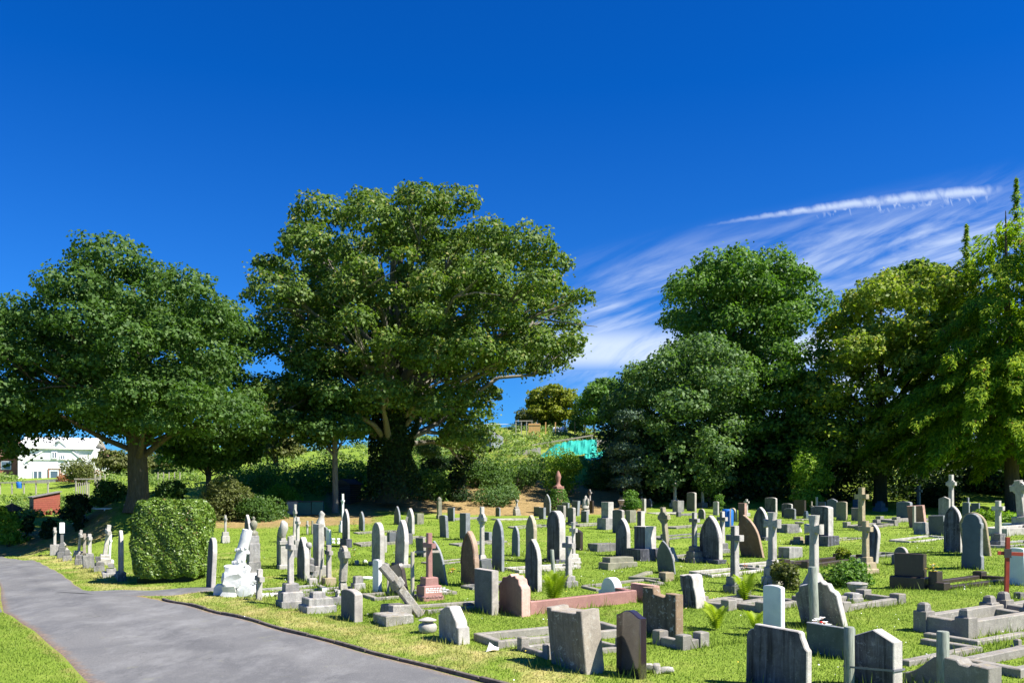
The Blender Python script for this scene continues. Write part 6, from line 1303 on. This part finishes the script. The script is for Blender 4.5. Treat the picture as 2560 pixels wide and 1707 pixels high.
# water butts and compost box
for k, (px, mt, w_, lb) in enumerate([(735, "grey_metal", .4, "grey corrugated compost box left of the green tanks"), (763, "green_plastic", .4, "dark green plastic water tank next to the compost box"), (795, "green_plastic", .34, "dark green plastic tank nearest the twin-stemmed tree")]):
    Y = 53; x = (px - CX) / F * Y; z = Z(x, Y); root = empty("water_tank" if k else "compost_box", (x, Y, z), R(5), lb, "tank" if k else "compost box", AG); MB().box(-w_, w_, -.35, .35, 0, .78, .03, .04).build("body", mt, root); MB().box(-w_ * .98, w_ * .98, -.37, .37, .781, .83, .02).build("lid", "dark_felt", root)
# timber frames, posts, canes
def frame(px0, px1, py_top, py_base, Y, n, label, mat="weathered_wood", r=.05, rail=True, name="bean_frame", tilt=0.0):
    s = Y / F; root = empty(name, PT((px0 + px1) / 2, py_base, Y), 0, label, "frame", AG)
    for k in range(n):
        px = px0 + (px1 - px0) * k / max(1, n - 1); x = (px - (px0 + px1) / 2) * s; z0 = Z((px - CX) * s, Y) - root.location.z - .2; zt_ = (py_base - py_top) * s + tilt * (k / max(1, n - 1) - .5)
        MB().box(x - r, x + r, -r, r, z0, max(zt_, z0 + .3), .005).build("upright", mat, root)
    if rail:
        xa, xb = -(px1 - px0) / 2 * s, (px1 - px0) / 2 * s; za = (py_base - py_top) * s - tilt / 2; zb_ = za + tilt
        mesh_obj("top_rail", [(xa - .1, -r - .03, za - r), (xb + .1, -r - .03, zb_ - r), (xb + .1, r + .03, zb_ - r), (xa - .1, r + .03, za - r), (xa - .1, -r - .03, za + r), (xb + .1, -r - .03, zb_ + r), (xb + .1, r + .03, zb_ + r), (xa - .1, r + .03, za + r)], [[3, 2, 1, 0], [4, 5, 6, 7], [0, 1, 5, 4], [1, 2, 6, 5], [2, 3, 7, 6], [3, 0, 4, 7]], mat, root)
    return root
frame(190, 244, 1197, 1226, 66, 3, "timber bean frame with crossing top rail on the left allotment")
frame(196, 222, 1206, 1238, 64, 6, "cane row beside the timber bean frame", r=.025, rail=False, name="cane_row")
frame(238, 262, 1185, 1212, 76, 3, "tall grey posts right of the bean frame", rail=False, name="post_row")
frame(0, 120, 1206, 1216, 74, 5, "low grey rail fence across the left allotment", r=.05, name="rail_fence")
frame(212, 312, 1271, 1304, 47.5, 3, "white-topped rail by the left tree's foot", "white_plastic", r=.03, name="white_rail")
frame(395, 450, 1180, 1222, 70, 5, "pale canes behind the thorn tree", r=.03, rail=False, name="cane_row")
frame(1290, 1330, 1052, 1090, 100, 4, "tall bean poles with a high rail on the hill", r=.05)
frame(1340, 1510, 1055, 1080, 102, 8, "row of orange timber posts along the hill top", "new_timber", r=.06, rail=False, name="post_row")
frame(1333, 1480, 1100, 1126, 90, 5, "sloping timber frame behind the turquoise netting", r=.07, tilt=1.0)
frame(1120, 1300, 1060, 1080, 106, 12, "thin white poles of a fruit cage on the crest", "white_plastic", r=.03, name="fruit_cage")
# orange gate panel
Y = 99; root = empty("timber_gate", PT(1336, 1085, Y), 0, "upright orange timber gate on the upper allotment", "gate", AG)
for k in range(7): MB().box(-.66 + k * .19, -.66 + k * .19 + .18, -.03, .03, -.3, 1.2, .004).build("board", "new_timber", root)
MB().box(-.7, .7, -.07, -.032, 1.0, 1.1, .004).build("rail", "new_timber", root)
# polytunnel domes
for px, lb in ((1390, "left of two white domed cloches on the hill"), (1408, "right of two white domed cloches on the hill")):
    Y = 104; root = empty("cloche", PT(px, 1079, Y), 0, lb, "cloche", AG); shade(MB().lathe([(.52, -.1), (.5, .25), (.35, .5), (.12, .6)], 12).build("dome", "white_plastic", root), 60)
# turquoise netting: sagging sheet over stakes
def net(px0, px1, tops, bots, Y, label, mat, seed=1):
    rg = np.random.RandomState(seed); n = 24; m = 7; s = Y / F; v = []
    for i in range(n + 1):
        t_ = i / n; px = px0 + (px1 - px0) * t_; tp = np.interp(t_ * (len(tops) - 1), range(len(tops)), tops); bt = np.interp(t_ * (len(bots) - 1), range(len(bots)), bots)
        for j in range(m + 1):
            q = PT(px, bt + (tp - bt) * j / m, Y - 1.6 + 2.4 * j / m + .12 * math.sin(i * 1.3 + j)); v.append((q.x, q.y, q.z + .05 * math.sin(i * 2.1)))
    c = Vector(v[0]); v = [tuple(Vector(p) - c) for p in v]; root = empty("garden_netting", c, 0, label, "netting", AG)
    mesh_obj("mesh_sheet", v, [[i * (m + 1) + j, (i + 1) * (m + 1) + j, (i + 1) * (m + 1) + j + 1, i * (m + 1) + j + 1] for i in range(n) for j in range(m)], mat, root)
    for i in range(0, n + 1, 6): p = v[i * (m + 1) + m]; MB().box(p[0] - .03, p[0] + .03, p[1] - .02, p[1] + .04, p[2] - 1.6, p[2] + .15, .003).build("stake", "weathered_wood", root)
net(1352, 1492, [1138, 1112, 1102, 1100, 1098], [1150, 1146, 1142, 1135, 1130], 84, "large turquoise garden netting stretched over stakes", "turquoise_net")
net(1462, 1525, [1133, 1130, 1122], [1152, 1148, 1140], 82, "turquoise netting draped low beside the wood", "turquoise_net", 2)
net(1515, 1553, [1120, 1102, 1116], [1140, 1138, 1140], 83, "shaded dark green netting tent by the wood", "green_net", 3)
net(1030, 1075, [1160, 1162, 1160], [1175, 1172, 1172], 80, "pale green netting behind the ivy-clad trunk", "turquoise_net", 4)
# greenhouse
Y = 88; root = empty("greenhouse", PT(1205, 1120, Y), R(-20), "small greenhouse with white glazing bars half hidden by leaves", "greenhouse", AG)
w, h, rd, d = 1.6, 1.1, .9, 1.6
mesh_obj("glass", [(-w, -d, 0), (w, -d, 0), (w, -d, h), (0, -d, h + rd), (-w, -d, h), (-w, d, 0), (w, d, 0), (w, d, h), (0, d, h + rd), (-w, d, h)], [[0, 1, 2, 3, 4], [9, 8, 7, 6, 5], [0, 4, 9, 5], [4, 3, 8, 9], [3, 2, 7, 8], [2, 1, 6, 7]], "glass_pane", root)
for k in range(6):
    y = -d + 2 * d * k / 5; MB().tube([(-w - .02, y, 0), (-w - .02, y, h + .02), (0, y, h + rd + .03), (w + .02, y, h + .02), (w + .02, y, 0)], .05, 6).build("glazing_bar", "grey_metal", root)
# other allotment odds and ends
def low_wall(px0, py0, px1, py1, Y, h, mat, label):
    a, b = PT(px0, py0, Y), PT(px1, py1, Y); c = (a + b) / 2; root = empty("low_wall", c, 0, label, "wall", AG); d = b - a; n = max(2, int(d.length / .9))
    for k in range(n):
        p = a + d * (k / n) - c; q = a + d * ((k + 1) / n) - c - d.normalized() * .02
        mesh_obj("block", [(p.x, -.12, p.z - 1.2), (q.x, -.12, q.z - 1.2), (q.x, .12, q.z - 1.2), (p.x, .12, p.z - 1.2), (p.x, -.12, p.z + h), (q.x, -.12, q.z + h), (q.x, .12, q.z + h), (p.x, .12, p.z + h)], [[3, 2, 1, 0], [4, 5, 6, 7], [0, 1, 5, 4], [1, 2, 6, 5], [2, 3, 7, 6], [3, 0, 4, 7]], mat, root)
low_wall(1283, 1138, 1352, 1124, 85, .25, "pale_stone", "pale stone edging left of the turquoise netting")
low_wall(1490, 1108, 1540, 1103, 92, .3, "pale_stone", "short pale wall beside the shaded netting")
low_wall(0, 1208, 260, 1192, 86, .1, "grey_limestone", "long low grey wall in front of the white house")
low_wall(215, 1268, 330, 1262, 52, .06, "pale_stone", "pale path edging behind the white rail")
for px, py, Y, mt, lb in ((48, 1214, 74, "blue_plastic", "blue water butt on the left allotment"),):
    root = empty("water_butt", PT(px, py, Y), 0, lb, "water butt", AG); shade(MB().lathe([(.2, -.2), (.22, 0), (.24, .3), (.2, .34)], 12).build("tub", mt, root), 50)
for px, py, Y, lb in ((152, 1200, 78, "single orange sunflower in front of the white house"), (90, 1206, 78, "second smaller sunflower left of the orange one")): flowers(px, py, 9, ["petal_orange"], lb, 4, .2, Y=Y)
# white-roofed building glimpsed behind the conifer at the right edge
root = empty("outbuilding", (PT(2530, 1150, 78).x, 78, Z(44, 78) - 0), R(-10), "white-roofed outbuilding glimpsed beneath the conifer", "building"); MB().box(-3, 4, -2, 2, -.5, 1.6, .02).build("wall", "brown_cladding", root); MB().prism([(-3.3, 1.6), (4.3, 1.6), (3.6, 2.6), (-2.6, 2.6)], -2.3, 2.3, .02).build("roof", "white_tile", root)
